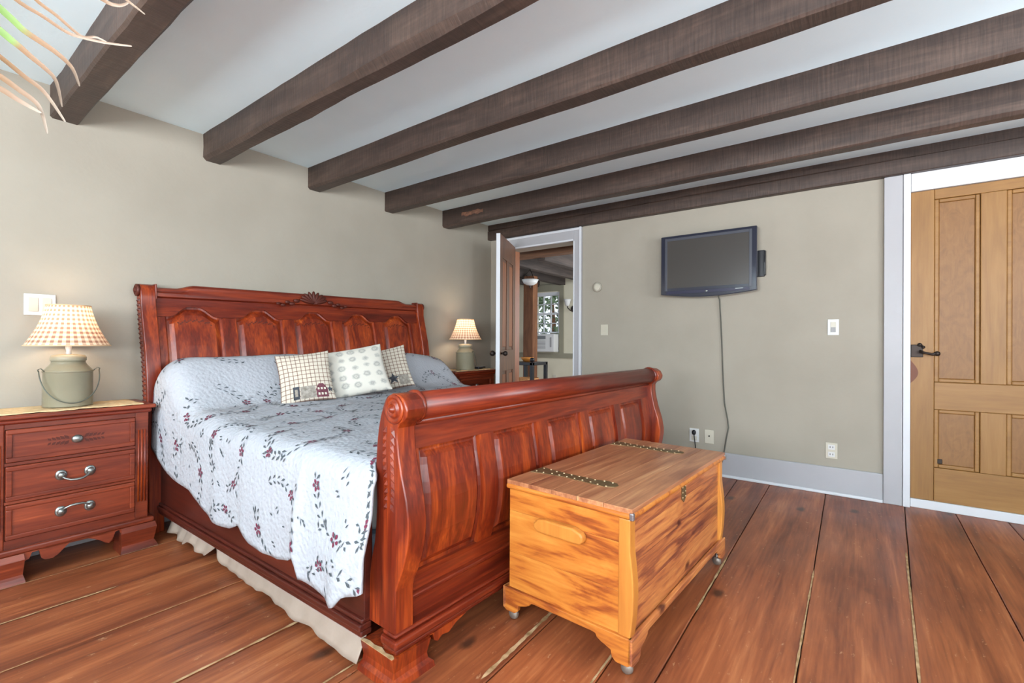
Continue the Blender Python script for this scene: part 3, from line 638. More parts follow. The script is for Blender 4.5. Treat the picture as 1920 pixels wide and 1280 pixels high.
# headboard
HW = 2.06
HS = [(0, -.062), (.80, -.060), (.92, -.050), (1.02, -.034), (1.12, -.012), (1.2, .008), (1.26, .022), (1.3, .028), (1.4, .032)]
def hs(z): return interp(HS, z)+.012
hb = obj('headboard', sheet(NB(), .06, HW-.06, .30, .46, hs, 0, .04, 4), M['cherryx'], bed, loc=(-.065, 3.150-BY0, 0))
hb.rotation_euler = (0, R(-.95), R(-.4))
HP = [(.108+i*.3765, .108+i*.3765+.300) for i in range(5)]
edges = [.06]+[v for p in HP for v in p]+[HW-.06]
for i in range(0, len(edges), 2): obj('stile', sheet(NB(), edges[i], edges[i+1], .46, 1.185, hs, 0, .04, 16), M['cherry'], hb, smooth='auto')
def arch(a, b):
    def f(x):
        t = (x-a)/(b-a); return 1.187+.058*(sm(.08, .40, t)-sm(.60, .92, t))
    return f
bm = NB()                                   # arched rail over the panels
xs = []
for a, b in HP: xs += lsp(a, b, 17)
xs = [.06]+xs+[HW-.06]
def archall(x):
    for a, b in HP:
        if a <= x <= b: return arch(a, b)(x)
    return 1.187
vs = lsp(0, 1, 5)
for d in (0, .04): surf(bm, lambda x, v: (x, hs(archall(x)+v*(1.30-archall(x)))+d, archall(x)+v*(1.30-archall(x))), xs, vs)
for k in range(len(xs)-1):
    q = [(xs[k], hs(archall(xs[k])), archall(xs[k])), (xs[k+1], hs(archall(xs[k+1])), archall(xs[k+1]))]
    bm.faces.new([bm.verts.new(p) for p in (q[0], q[1], (q[1][0], q[1][1]+.04, q[1][2]), (q[0][0], q[0][1]+.04, q[0][2]))])
obj('arched_rail', bm, M['cherryx'], hb)
for a, b in HP:
    pn = obj('panel', raised(NB(), a, b, .46, arch(a, b), hs, .022, .045, .015), M['cherry'], hb)
    bm = NB(); rnd = random.Random(int(a*100))
    for k in range(-8, 9):                   # shallow leaf carving under each arch
        t = k/8; x = (a+b)/2+t*.085; z = 1.165-.02*t*t+.006*math.sin(k*2.1)
        an = math.pi*(.5+.28*(-1)**k)+(0 if k < 0 else .3); dv = Vector((math.cos(an), 0, math.sin(an)))*.017; n = Vector((-dv.z, 0, dv.x))*.28
        c = Vector((x, hs(z)+.0065, z)); vv = [bm.verts.new(p) for p in (c-dv*.5, c+n, c+dv*.5, c-n)]; bm.faces.new(vv)
    obj('leaf_carving', bm, M['carve'], pn)
def crest(x):
    t = min(x, HW-x); return 1.352+.024*sm(.17, .27, t)
bm = NB(); xs = lsp(.0, HW, 80)
rings = []
for x in xs:
    zt = crest(x); h = zt-1.292
    sec = [(.040, 1.290), (.022, 1.300), (.020, 1.318), (.030, 1.290+h*.62), (.028, 1.290+h*.82), (.038, zt-.004), (.055, zt), (.076, zt-.010), (.086, zt-.035), (.080, 1.300)]
    rings.append([bm.verts.new((x, y, z)) for y, z in sec])
for a, b in zip(rings, rings[1:]):
    for k in range(10): bm.faces.new((a[k], a[(k+1) % 10], b[(k+1) % 10], b[k]))
bm.faces.new(rings[0]); bm.faces.new(rings[-1][::-1])
obj('crest_rail', bm, M['cherryx'], hb, smooth='auto')
bm = NB()                                    # carved shell with leaves in the middle of the crest
for k in range(9):
    t = -1+k/4; an = R(90-68*t); L = .088-.014*abs(t)
    dv = Vector((math.cos(an)*1.5, 0, math.sin(an)))*L; c = Vector((HW/2-.02, .016, 1.306))+dv*.5; a2 = math.atan2(dv.z, dv.x)
    bmesh.ops.create_uvsphere(bm, u_segments=10, v_segments=6, radius=1, matrix=Matrix.Translation(c) @ Matrix.Rotation(-a2, 4, 'Y') @ Matrix.Diagonal((dv.length*.55, .014, .014, 1)))
for sd in (-1, 1):
    for k in range(5):
        c = Vector((HW/2-.02+sd*(.13+.032*k), .012, 1.312-.006*k+.008*(-1)**k)); ball(bm, c, .018-.0016*k, 1.3, .6, .8, 8, 6)
obj('shell_carving', bm, M['carve'], hb, smooth=True, label='dark carved shell and leaves')
hpost = [(-.075, 0), (-.075, .78), (-.068, .86), (-.060, .93), (-.045, 1.02), (-.022, 1.12), (-.002, 1.20), (.010, 1.255), (.010, 1.29), (.013, 1.33), (.030, 1.358), (.055, 1.366), (.076, 1.355), (.086, 1.33), (.084, 1.29), (.078, 1.24), (.062, 1.15), (.040, 1.05), (.018, .95), (.006, .85), (.002, .75), (.002, 0)]
def hmid(z): return interp([(.7, -.036), (.86, -.030), (.95, -.018), (1.05, .002), (1.15, .026), (1.25, .044), (1.4, .05)], z)
for s, x0 in ((0, -.002), (1, HW-.068)):
    po = obj('post', prism(NB(), hpost, 'x', x0, x0+.07), M['cherry'], hb, smooth='auto', bevel=.004)
    e = -1 if s == 0 else 1; xo = x0 if s == 0 else x0+.07
    bm = NB(); lathe(bm, [(.034, 0), (.034, e*.012), (.026, e*.016), (.022, e*.012), (.014, e*.014), (.010, e*.022), (.001, e*.024)], c=(xo, .050, 1.330), axis='x', seg=20); obj('rosette', bm, M['carve'], po, smooth=True, label='dark turned rosette')
    bm = NB()
    for k in range(22):
        z = 1.285-.026*k; yc = hmid(z)
        for sd in (-1, 1):
            c = Vector((xo+e*.0005, yc+sd*.010, z)); dv = Vector((0, sd*.5, -.85))*.026; n = Vector((0, -dv.z, dv.y))*.3
            vv = [bm.verts.new(p) for p in (c, c+dv*.45+n, c+dv, c+dv*.45-n, c+dv*.5+Vector((e*.008, 0, 0)))]
            for i in range(4): bm.faces.new((vv[i], vv[(i+1) % 4], vv[4]))
    obj('leaf_carving', bm, M['carve'], po)
    obj('collar', bx(x0+.066 if s == 0 else x0-.006, x0+.076 if s == 0 else x0+.004, .012, .088, 1.28, 1.368), M['cherryx'], po, bevel=.006)

# ------------------------------------------------------------------ box spring, bed skirt, quilt
o = obj('box_spring', bx(.985, 2.93, 1.30, 3.04, .115, .40), M['bluefab'], bevel=.02); tag(o, 'pale blue box spring glimpsed under the side rail of the bed', 'box spring')
o = obj('mattress', bx(.985, 2.93, 1.30, 3.04, .405, .635), M['plastic'], bevel=.04, seg=3); tag(o, 'white mattress covered by the embroidered quilt', 'mattress')
bm = NB()
def skirt(u, v):
    y = 1.285+u*1.70; f = .030*fbm(y*4.2, .3)+.007*fbm(y*15, 4)*(1+2.5*sm(2.2, 2.5, y)); amp = .25+.75*v
    x = .984-.050*v-f*amp*1.2; hem = .020+.020*abs(fbm(y*6, 9))+(.05*math.exp(-((y-2.42)/.06)**2))+(.035*math.exp(-((y-2.66)/.05)**2))
    return (x, y, .150+(hem-.150)*v)
surf(bm, skirt, lsp(0, 1, 200), lsp(0, 1, 10)); o = obj('bed_skirt', bm, M['skirt'], smooth=True)
m_ = o.modifiers.new('s', 'SOLIDIFY'); m_.thickness = .002; tag(o, 'beige gathered bed skirt hanging below the side rail', 'bed skirt')

HEM = [(1.15, .44), (1.215, .38), (1.264, .287), (1.329, .262), (1.366, .210), (1.47, .225), (1.57, .222), (1.592, .297), (1.67, .252), (1.751, .234), (1.86, .228), (1.971, .237), (2.08, .282), (2.16, .250), (2.232, .245), (2.34, .250), (2.436, .281), (2.579, .335), (2.70, .345), (2.827, .375), (3.005, .459), (3.2, .52)]
def hump(y): return (.12*sm(2.2, 2.7, y)+.88*sm(2.62, 2.95, y))*(1-.2*sm(3.0, 3.09, y))
def qsec(y):
    """cross-section of the quilt at y as a polyline of (x, z), from the near hem over the bed to the far hem"""
    hp = hump(y); zt = .672+.283*hp; zh = interp(HEM, y); r = .085+.05*hp; xs_ = .904-.016*hp
    low = .01+.028*sm(1.7, 1.3, y)*1.0
    pts = [(xs_-low, zh), (xs_-low*.9, zh+(zt-r-zh)*.35), (xs_-.004, zh+(zt-r-zh)*.75)]
    for k in range(7):
        a = math.pi*(1-k/12); pts.append((xs_+r+r*math.cos(a)*1.0, zt-r+r*math.sin(a)))
    for k in range(1, 9): pts.append((xs_+r+(2.965-.904+.0-2*r)*k/9+0*hp, zt+.012*math.sin(math.pi*k/9)*(1-hp)+.012*hp*math.sin(math.pi*k/9)-.035*hp*math.exp(-((k-4.6)/.8)**2)))
    xf = 2.965
    for k in range(7):
        a = math.pi*(.5-k/12); pts.append((xf-r+r*math.cos(a), zt-.03*hp-r+r*math.sin(a)))
    pts += [(xf+.005, .5), (xf+.008, .34)]
    return pts
_cache = {}
def qat(a, y):
    """point of the quilt at arc length a from the near hem, at y along the bed"""
    key = round(y, 4)
    if key not in _cache:
        p = qsec(y); L = [0]
        for (x0, z0), (x1, z1) in zip(p, p[1:]): L.append(L[-1]+math.hypot(x1-x0, z1-z0))
        _cache[key] = (p, L)
    p, L = _cache[key]
    t = min(max(a, 0), L[-1]-1e-6); k = 0
    while L[k+1] < t: k += 1
    f = (t-L[k])/(L[k+1]-L[k]); x = p[k][0]+(p[k+1][0]-p[k][0])*f; z = p[k][1]+(p[k+1][1]-p[k][1])*f
    side = sm(.42, .05, t); top = 1-side
    x += side*(-.012*abs(fbm(y*5.5, 2.2, t*1.2))-.006*fbm(y*13, .4, t*2)) - side*.022*math.exp(-((y-1.60)/.03)**2) - side*.020*math.exp(-((y-1.36)/.04)**2)
    z += top*(.007*fbm(x*3.5, y*3.5, 1.7)+.004*fbm(x*9, y*7, 5)) + top*.006*fbm(x*1.5, y*16, 2)*(1-hump(y))
    y2 = y-.062*sm(.42, .34, t)*sm(1.50, 1.26, y)
    return Vector((x, y2, z))
def qlen(y): qat(0, y); return _cache[round(y, 4)][1][-1]
bm = NB(); ys = lsp(1.262, 3.062, 130); nt = 150
g = [[bm.verts.new(qat((k/(nt-1))**1.0*qlen(y), y)) for k in range(nt)] for y in ys]
for i in range(len(ys)-1):
    for k in range(nt-1): bm.faces.new((g[i][k], g[i][k+1], g[i+1][k+1], g[i+1][k]))
qu = obj('quilt', bm, M['quilt'], smooth=True)
m_ = qu.modifiers.new('s', 'SOLIDIFY'); m_.thickness = .010; m_.offset = -1
tag(qu, 'white quilt with scalloped hem and embroidered burgundy flowers on the bed', 'quilt')
# embroidered wreaths lying on the cloth
fbm_, lbm = NB(), NB(); rnd = random.Random(5)
def A(b, y): return b+qlen(y)*0+(.0 if True else 0)
def arc0(y):  # arc length of the mattress edge measured from the hem, so that motifs sit at fixed places on the cloth
    return .672+.283*hump(y)-interp(HEM, y)
def qpt(b, y):   # b: distance across the cloth from the mattress edge (negative = hanging down)
    y = min(max(y, 1.27), 3.05); a = b+arc0(y)
    if a < .012 or a > qlen(y)-.02: return None
    p = qat(a, y); e = .006; ta = qat(a+e, y)-qat(a-e, y); ty = qat(a, min(y+e, 3.06))-qat(a, y-e)
    return p, ta.normalized(), ty.normalized(), ty.cross(ta).normalized()
def motif(b, y, ang, outline, tgt, lift=.0022):
    q = qpt(b, y)
    if not q: return
    p, ta, ty, n = q
    if n.dot(Vector((-.3, -.3, 1))) < 0: n = -n
    ca, sa = math.cos(ang), math.sin(ang)
    tgt.faces.new([tgt.verts.new(p+ta*(u*ca-v*sa)+ty*(u*sa+v*ca)+n*lift) for u, v in outline])
LEAF = [(-.0115, 0), (-.003, .0042), (.0115, 0), (-.003, -.0042)]
def leaf(b, y, ang, s=1): motif(b, y, ang, [(u*s, v*s) for u, v in LEAF], lbm)
def flower(b, y, s=1):
    a0 = rnd.uniform(0, 6)
    for k in range(5):
        a = a0+k*2*math.pi/5; motif(b+.011*s*math.cos(a), y+.011*s*math.sin(a), a, [(-.009*s, 0), (.001*s, .0058*s), (.008*s, .003*s), (.008*s, -.003*s), (.001*s, -.0058*s)], fbm_)
for r_ in range(-1, 6):
    for c_ in range(0, 5):
        b = -.10+.40*r_+(.20 if c_ % 2 else 0); y = 1.36+.42*c_+rnd.uniform(-.03, .03); rad = .150
        n = 30; miss = rnd.uniform(0, 6.28)
        for k in range(n):
            t = 2*math.pi*k/n
            if math.cos(t-miss) > .90: continue
            bb, yy_ = b+rad*1.05*math.cos(t), y+rad*math.sin(t)
            for sd in (-1, 1):
                if rnd.random() < .9: leaf(bb+sd*.010*math.cos(t), yy_+sd*.010*math.sin(t), t+math.pi/2+sd*.55+rnd.uniform(-.2, .2), rnd.uniform(1.0, 1.4))
        for k in range(4):
            t = miss+.8+k*1.3+rnd.uniform(-.15, .15); flower(b+rad*1.05*math.cos(t), y+rad*math.sin(t), rnd.uniform(.95, 1.25))
        for k in range(9):
            q_ = rnd.uniform(-.2, .2); p_ = rnd.uniform(-.2, .2); leaf(b+q_, y+p_, rnd.uniform(0, 6)); leaf(b+q_+.012, y+p_+.01, rnd.uniform(0, 6))
        for k in range(2):
            t = rnd.uniform(0, 6.28); leaf(b+.05*math.cos(t), y+.05*math.sin(t), t)
tag(obj('flower_embroidery', fbm_, M['flower'], qu), 'burgundy stitched flowers', kind='stuff')
tag(obj('leaf_embroidery', lbm, M['leafth'], qu), 'dark green stitched leaves', kind='stuff')

# ------------------------------------------------------------------ cushions
def cushion(name, c, yaw, lean, roll, w, h, th, m, label, patches=None):
    """yaw: heading of the face, lean: tilt back, roll: spin in its own plane"""
    F_ = Vector((math.cos(yaw), math.sin(yaw), 0)); up = Vector((0, 0, 1)); rt_ = up.cross(F_).normalized()
    n = (F_*math.cos(lean)+up*math.sin(lean)); u_ = (up*math.cos(lean)-F_*math.sin(lean))
    a = rt_*math.cos(roll)+u_*math.sin(roll); b = u_*math.cos(roll)-rt_*math.sin(roll); c = Vector(c)
    def P(u, v, s, lift=0):
        k = max(0, (1-u*u)*(1-v*v)); t = th*k**.42
        x = u*w/2*(1-.07*(1-v*v)); y = v*h/2*(1-.07*(1-u*u))
        return c+a*x+b*y+n*(s*(t/2+.002)+lift+.003*fbm(u*3, v*3, s*2+w*9)*k)
    us = [math.sin(t*math.pi/2) for t in lsp(-1, 1, 25)]
    bm = NB(); surf(bm, lambda u, v: P(u, v, 1), us, us, True); surf(bm, lambda u, v: P(u, v, -1), us, us, True)
    bmesh.ops.remove_doubles(bm, verts=bm.verts, dist=.0045)
    o = obj(name, bm, m, smooth=True); tag(o, label, 'cushion', 'cushions on the bed')
    for nm, poly, mm in (patches or []):
        bm = NB()
        bmesh.ops.triangulate(bm, faces=[bm.faces.new([bm.verts.new((p[0], p[1], 0)) for p in poly])])
        bmesh.ops.subdivide_edges(bm, edges=bm.edges, cuts=3, use_grid_fill=True)
        for v in bm.verts: v.co = P(v.co.x, v.co.y, 1, .0025 if nm == 'patch' else .0045)
        obj(nm, bm, mm, o, smooth=True)
    return o
burg = painted('burgundy_print', (98, 52, 62), .9, 16, 60, 0); greyp = painted('grey_print', (138, 130, 120), .9, 22, 70, 0); darkp = painted('charcoal_print', (60, 62, 68), .9, 14, 60, 0)
def rect(u0, u1, v0, v1): return [(u0, v0), (u1, v0), (u1, v1), (u0, v1)]
def house(u0, u1, v0, v1): return [(u0, v0), (u1, v0), (u1, v0+.6*(v1-v0)), (u1-.3*(u1-u0), v1), (u0+.3*(u1-u0), v1), (u0, v0+.6*(v1-v0))]
def star(u, v, r): return [(u+(r if k % 2 == 0 else r*.42)*math.sin(math.pi*k/5), v+(r if k % 2 == 0 else r*.42)*math.cos(math.pi*k/5)) for k in range(10)]
P1 = [('patch', rect(-.55, -.32, -.92, -.45), darkp), ('patch', rect(-.28, .28, -.93, -.48), greyp), ('patch', house(.30, .74, -.93, -.42), burg), ('patch', star(.84, -.64, .13), darkp), ('print', rect(-.49, -.38, -.82, -.56), greyp)]
P1 += [('print', rect(.36+.12*k, .43+.12*k, -.86+.2*j, -.78+.2*j), M['ivory']) for k in range(3) for j in range(2)]
P3 = [('patch', house(-.6, -.1, -.93, -.45), burg), ('patch', star(.2, -.62, .27), darkp), ('patch', rect(.42, .86, -.93, -.5), greyp)]
P3 += [('print', rect(-.52+.13*k, -.45+.13*k, -.86+.2*j, -.78+.2*j), M['ivory']) for k in range(3) for j in range(2)]
cushion('cushion', (1.49, 2.60, .838), R(-118), R(26), R(7), .295, .315, .10, M['plaid'], 'plaid cushion with a house patch band, lying on the side towards the near lamp', P1)
cushion('cushion', (1.80, 2.587, .856), R(-122), R(28), R(11), .425, .335, .12, M['floral'], 'cream cushion with pale grey paisley print between two plaid cushions')
cushion('cushion', (2.145, 2.695, .852), R(-130), R(26), R(14), .335, .325, .10, M['plaid'], 'plaid cushion with a dark star patch, half behind the cream cushion', P3)

# ------------------------------------------------------------------ nightstands
def nightstand(label):
    r = empty('nightstand', (.550, 2.93, 0), 0, label, 'nightstand', 'three-drawer nightstands beside the bed')
    w2 = .280; dp = .305; m = M['stand']
    obj('body', bx(-w2+.03, w2-.03, .012, dp, .15, .69), m, r)
    for s in (-1, 1):                              # corner pilasters with flutes
        x0, x1 = (w2-.055, w2) if s > 0 else (-w2, -w2+.055)
        po = obj('pilaster', bx(x0, x1, .0, .10, .15, .69), m, r, bevel=.004)
        obj('side_panel', bx(x0 if s < 0 else x1-.02, x0+.02 if s < 0 else x1, .10, dp, .15, .69), m, r)
        bm = NB()
        for k in range(3): tube(bm, [(x0+.014+.0135*k, -.001, .235), (x0+.014+.0135*k, -.001, .60)], .0042, 6)
        obj('reeding', bm, M['cherry'], po, smooth=True)
    prof = [(0, .690), (-.006, .690), (-.010, .700), (-.022, .704), (-.026, .716), (-.030, .727), (0, .727)]
    t = obj('top', bx(-w2-.026, w2+.026, -.026, dp, .708, .727), m, r, bevel=.006)
    obj('cornice', bx(-w2-.012, w2+.012, -.012, dp, .686, .708), M['cherryx'], t, bevel=.008)
    for z0, z1 in ((.667, .688), (.509, .521), (.344, .355), (.152, .189)): obj('face_rail', bx(-.225, .225, -.002, .012, z0, z1), m, r)
    for i, (z0, z1) in enumerate(((.524, .664), (.358, .506), (.192, .341))):
        d_ = obj('drawer', bx(-.222, .222, -.006, .0115, z0, z1), m, r, bevel=.003)
        bm = NB(); e = .020
        for q in ((-.222, .222, z0, z0+e), (-.222, .222, z1-e, z1), (-.222, -.222+e, z0+e, z1-e), (.222-e, .222, z0+e, z1-e)): box(bm, q[0], q[1], -.013, -.006, q[2], q[3])
        obj('drawer_border', bm, M['stand'], d_, bevel=.005)
        zc = (z0+z1)/2
        if i == 0:
            bm = NB(); ball(bm, (.005, -.014, zc), .021, 1.0, .55, .9); obj('knob', bm, M['pewter'], d_, smooth=True)
            bm = NB()
            for s in (-1, 1):
                for k in range(5):
                    for ud in (-1, 1):
                        c = Vector((.005+s*(.026+.015*k), -.0075, zc+ud*.003)); dv = Vector((s*.70, 0, ud*.7))*(.027-.002*k); n = Vector((-dv.z, 0, dv.x))*.27
                        bm.faces.new([bm.verts.new(p) for p in (c, c+dv*.5+n, c+dv, c+dv*.5-n)])
            obj('leaf_carving', bm, M['carve'], d_)
        else:
            s = -1 if i == 1 else 1; bm = NB(); zc += .005
            for x in (-.049, .051): ball(bm, (x, -.018, zc), .0145, 1, .8, 1.1); ball(bm, (x, -.010, zc), .021, 1, .3, 1.15)
            tube(bm, [(-.049, -.022, zc+s*.006), (-.036, -.030, zc+s*.016), (-.02, -.034, zc+s*.024), (.001, -.036, zc+s*.026), (.022, -.034, zc+s*.024), (.038, -.030, zc+s*.016), (.051, -.022, zc+s*.006)], [.004, .0045, .005, .006, .005, .0045, .004])
            obj('handle', bm, M['pewter'], d_, smooth=True, label='pewter bail pull')
    b_ = obj('base', bx(-w2-.022, w2+.022, -.022, dp, .125, .152), m, r, bevel=.008)
    ap = [(-.165, .125), (-.165, .09), (-.150, .096), (-.142, .120), (-.12, .122), (-.112, .085), (-.100, .074), (-.075, .072), (-.055, .085), (-.03, .112), (-.012, .128), (.0, .145), (.010, .128), (.03, .128), (.06, .112), (.085, .098), (.105, .080), (.122, .070), (.134, .085), (.145, .118), (.16, .122), (.17, .09), (.172, .126)]
    fr = [(-.25, .1255), (-.25, .095)]+ap[1:-1]+[(.25, .095), (.25, .1255)]
    obj('apron', prism(NB(), fr, 'y', -.018, .004), m, b_)
    for s in (-1, 1):
        for y0, y1 in ((-.03, .10), (dp-.10, dp)):
            bm = NB(); xo, xi = s*(w2+.030), s*.165
            prf = [(.126, .006), (.10, .000), (.06, .006), (.035, .010), (.024, .004), (.0, -.006)]; rings = []
            for z, o_ in prf:
                ya = y0+o_ if y0 < 0 else y0
                rings.append([bm.verts.new(p) for p in ((xi+s*o_*.5, ya, z), (xo-s*o_, ya, z), (xo-s*o_, y1, z), (xi+s*o_*.5, y1, z))])
            for a, b in zip(rings, rings[1:]):
                for k in range(4): bm.faces.new((a[k], a[(k+1) % 4], b[(k+1) % 4], b[k]))
            bm.faces.new(rings[0]); bm.faces.new(rings[-1][::-1]); obj('foot', bm, m, r)
    return r
ns1 = nightstand('reddish three-drawer nightstand on the window side of the bed, under the bail-handled lamp')
ns2 = copy_tree(ns1); ns2.location = (3.388, 2.93, 0); ns2.scale = (1, 1, 1.0757); ns2['label'] = 'reddish nightstand in the corner beside the open door, mostly hidden by the bed'
def tablemat(x, y, z, label):
    bm = NB()
    def fn(u, v):
        e = .006*fbm(u*9, v*9, x); sag = .004*fbm(u*14, 1+x, v*2)*(1 if v < .06 else 0)
        return (x-.265+.53*u+e*(1 if u in (0, 1) else 0), y-.158+.26*v+e*(1 if v == 0 else 0)-.004*fbm(u*20, 3), z+.002+.0025*abs(fbm(u*12, v*5, 2))+sag)
    surf(bm, fn, lsp(0, 1, 40), lsp(0, 1, 14)); o = obj('table_mat', bm, M['mat'], smooth=True)
    s = o.modifiers.new('s', 'SOLIDIFY'); s.thickness = .003; tag(o, label, 'table mat', 'woven mats on the nightstands')
tablemat(.540, 3.075, .7310, 'tan woven mat on the nightstand with the bail-handled lamp on the window side')
tablemat(3.388, 3.075, .7860, 'tan woven mat on the corner nightstand beside the open door')

# ------------------------------------------------------------------ lamps
def lamp(label):
    r = empty('table_lamp', (.549, 3.065, .737), 0, label, 'lamp', 'milk can lamps on the nightstands')
    b = obj('can', lathe(NB(), [(.090, 0), (.0905, .004), (.0895, .16), (.0905, .163), (.0895, .168), (.082, .178), (.070, .192), (.062, .205), (.0615, .215)], seg=36), M['can'], r, smooth=True)
    obj('lid', lathe(NB(), [(.0615, .214), (.0655, .216), (.0655, .232), (.0625, .235), (.060, .241), (.03, .246), (.002, .246)], seg=36), M['canlight'], r, smooth=True)
    obj('ring', lathe(NB(), [(.0892, .160), (.0925, .163), (.0925, .167), (.0892, .170)], seg=36), M['can'], r, smooth=True)
    obj('stem', lathe(NB(), [(.011, .245), (.009, .262), (.012, .275), (.012, .30), (.006, .31)], seg=14), M['plastic'], r, smooth=True)
    bm = NB()
    pts = [(.107*math.cos(t)*1.0, -.03-.066*math.sin(t)**.8 if math.sin(t) > 0 else -.03, .168-.150*max(0, math.sin(t))**.9) for t in lsp(0, math.pi, 25)]
    tube(bm, pts, .0024, 6)
    for s in (-1, 1): tube(bm, [(s*.086, -.028, .165), (s*.100, -.030, .182), (s*.110, -.030, .176), (s*.107, -.030, .166)], .0026, 6)
    obj('handle', bm, M['wire'], r, smooth=True, label='thin grey wire bail')
    sh = [(.155, .288), (.151, .294)]+[(.151-.071*t-.010*math.sin(math.pi*t), .294+.186*t) for t in lsp(.05, 1, 12)]
    s_ = obj('shade', lathe(NB(), sh, seg=64, uv=True), M['gingham'], r, smooth=True, label='checked cloth shade')
    me = s_.data
    bm = NB(); bm.from_mesh(me); bmesh.ops.delete(bm, geom=[f for f in bm.faces if len(f.verts) > 4], context='FACES_ONLY'); bm.to_mesh(me); bm.free()
    rim = mat('shade_rim', (206, 176, 140), .9) if 'shade_rim' not in bpy.data.materials else bpy.data.materials['shade_rim']
    for R_, z in ((.155, .288), (.080, .480)): obj('shade_trim', tube(NB(), [(R_*math.cos(t), R_*math.sin(t), z) for t in lsp(0, 2*math.pi, 49)], .0028, 6, False), rim, s_, smooth=True)
    em = mat('lamp_bulb', (255, 240, 214), .5)
    bsdf(em).inputs['Emission Color'].default_value = lin((255, 226, 180)); bsdf(em).inputs['Emission Strength'].default_value = 6
    obj('bulb', ball(NB(), (0, 0, .36), .028, 1, 1, 1.2), em, r, smooth=True)
    return r
def lamp_light(x, y, z, e):
    l = bpy.data.lights.new('lamp_light', 'POINT'); l.energy = e; l.color = (1, .83, .62); l.shadow_soft_size = .045
    o = bpy.data.objects.new('lamp_light', l); COL.objects.link(o); o.location = (x, y, z)
l1 = lamp('checked shade lamp with a grey green milk can base on the window-side nightstand')
l2 = copy_tree(l1); l2.location = (3.35, 3.03, .790); l2.rotation_euler = (0, 0, R(70)); l2['label'] = 'checked shade lamp with a milk can base in the corner beside the open door'
lamp_light(.549, 3.065, .735+.41, 1.7); lamp_light(3.35, 3.03, .790+.41, 2.0)
bm = tube(NB(), [(3.26, 3.0, .794), (3.20, 2.96, .792), (3.13, 2.945, .791), (3.075, 2.99, .790)], .0035, 6); tag(obj('lamp_cord', bm, M['cordm'], smooth=True), 'thin dark cord of the corner lamp lying on its mat', 'cord')
a = empty('remote_control', (3.535, 3.00, .793), R(14), 'small black remote control lying beside the corner lamp', 'remote control')
obj('case', bx(-.075, .075, -.024, .024, 0, .020), M['black'], a, bevel=.005)
for k in range(5): obj('button', bx(-.06+.024*k, -.048+.024*k, -.006, .006, .020, .0225), M['greyplastic'], a)

# ------------------------------------------------------------------ cedar chest
ch = empty('cedar_chest', (1.402, .577, 0), R(-3.0), 'knotty cedar blanket chest with bracket feet and casters at the foot of the bed', 'chest')
CL, CW, ZB, ZL = .990, .488, .118, .500
def skirted(n, f): pass
# end boards (three planks) and front boards
obj('carcass', bx(.016, CL-.016, .016, CW-.016, ZB, ZL-.004), M['cedar_r'], ch)
for s, x0, x1 in ((0, .0, .016), (1, CL-.016, CL)):
    for z0, z1 in ((ZB, .262), (.2625, .418), (.4185, ZL)): obj('end_board', bx(x0, x1, .016, CW-.004, z0, z1), M['cedar_l'], ch, bevel=.0012)
for y0, y1 in ((.004, .018), (CW-.018, CW-.004)):
    for z0, z1 in ((ZB, .235), (.2355, .345), (.3455, .440), (.4405, ZL)): obj('front_board', bx(.03, CL-.03, y0, y1, z0, z1), M['cedar_r'], ch, bevel=.0012)
for x0, x1 in ((-.004, .036), (CL-.036, CL+.004)):        # shaped corner posts
    for s, yb in ((-1, .0),):
        bm = NB(); rings = []
        for z in lsp(ZB, ZL-.002, 22):
            t = (z-ZB)/(ZL-ZB); o_ = .006+.012*math.sin(math.pi*min(1, t*1.35))*(1 if t < .74 else 1)
            ya, yb_ = (yb-o_*s*-1, yb-s*.034)
            rings.append([bm.verts.new(p) for p in ((x0, yb+s*o_, z), (x1, yb+s*o_, z), (x1, yb-s*.034, z), (x0, yb-s*.034, z))])
        for a, b in zip(rings, rings[1:]):
            for k in range(4): bm.faces.new((a[k], a[(k+1) % 4], b[(k+1) % 4], b[k]))
        bm.faces.new(rings[0]); bm.faces.new(rings[-1][::-1]); obj('corner_post', bm, M['cedar_post'], ch, bevel=.004)
# base with bracket feet
def bracket(L):
    return [(0, ZB+.012), (0, .050), (.012, .042), (.052, .042), (.066, .054), (.070, .074), (.105, .086), (.12, .094), (.125, .104), (.14, .106), (L-.14, .106), (L-.125, .104), (L-.12, .094), (L-.105, .086), (L-.070, .074), (L-.066, .054), (L-.052, .042), (L-.012, .042), (L, .050), (L, ZB+.012)]
be = obj('base', bx(-.008, CL+.008, -.016, CW+.016, ZB-.014, ZB+.004), M['cedar_post'], ch, bevel=.006)
for x0 in (-.012, CL-.006): obj('base_skirt', prism(NB(), [(y-.014, z) for y, z in bracket(CW+.028)], 'x', x0, x0+.018), M['cedar_l'], be, bevel=.003)
for y0 in (-.018, CW+.002): obj('base_skirt', prism(NB(), [(x-.012, z) for x, z in bracket(CL+.024)], 'y', y0, y0+.016), M['cedar_r'], be, bevel=.003)
for x in (.018, CL-.018):
    for y in (.012, CW-.012):
        c = obj('caster', lathe(NB(), [(.002, -.012), (.017, -.010), (.0215, 0), (.017, .010), (.002, .012)], c=(x, y, .0218), axis='x', seg=16), mat('caster_grey', (140, 128, 118), .4, .5), ch, smooth=True)
        obj('caster_stem', tube(NB(), [(x, y, .02), (x, y, .10)], .007), M['pewter'], c)
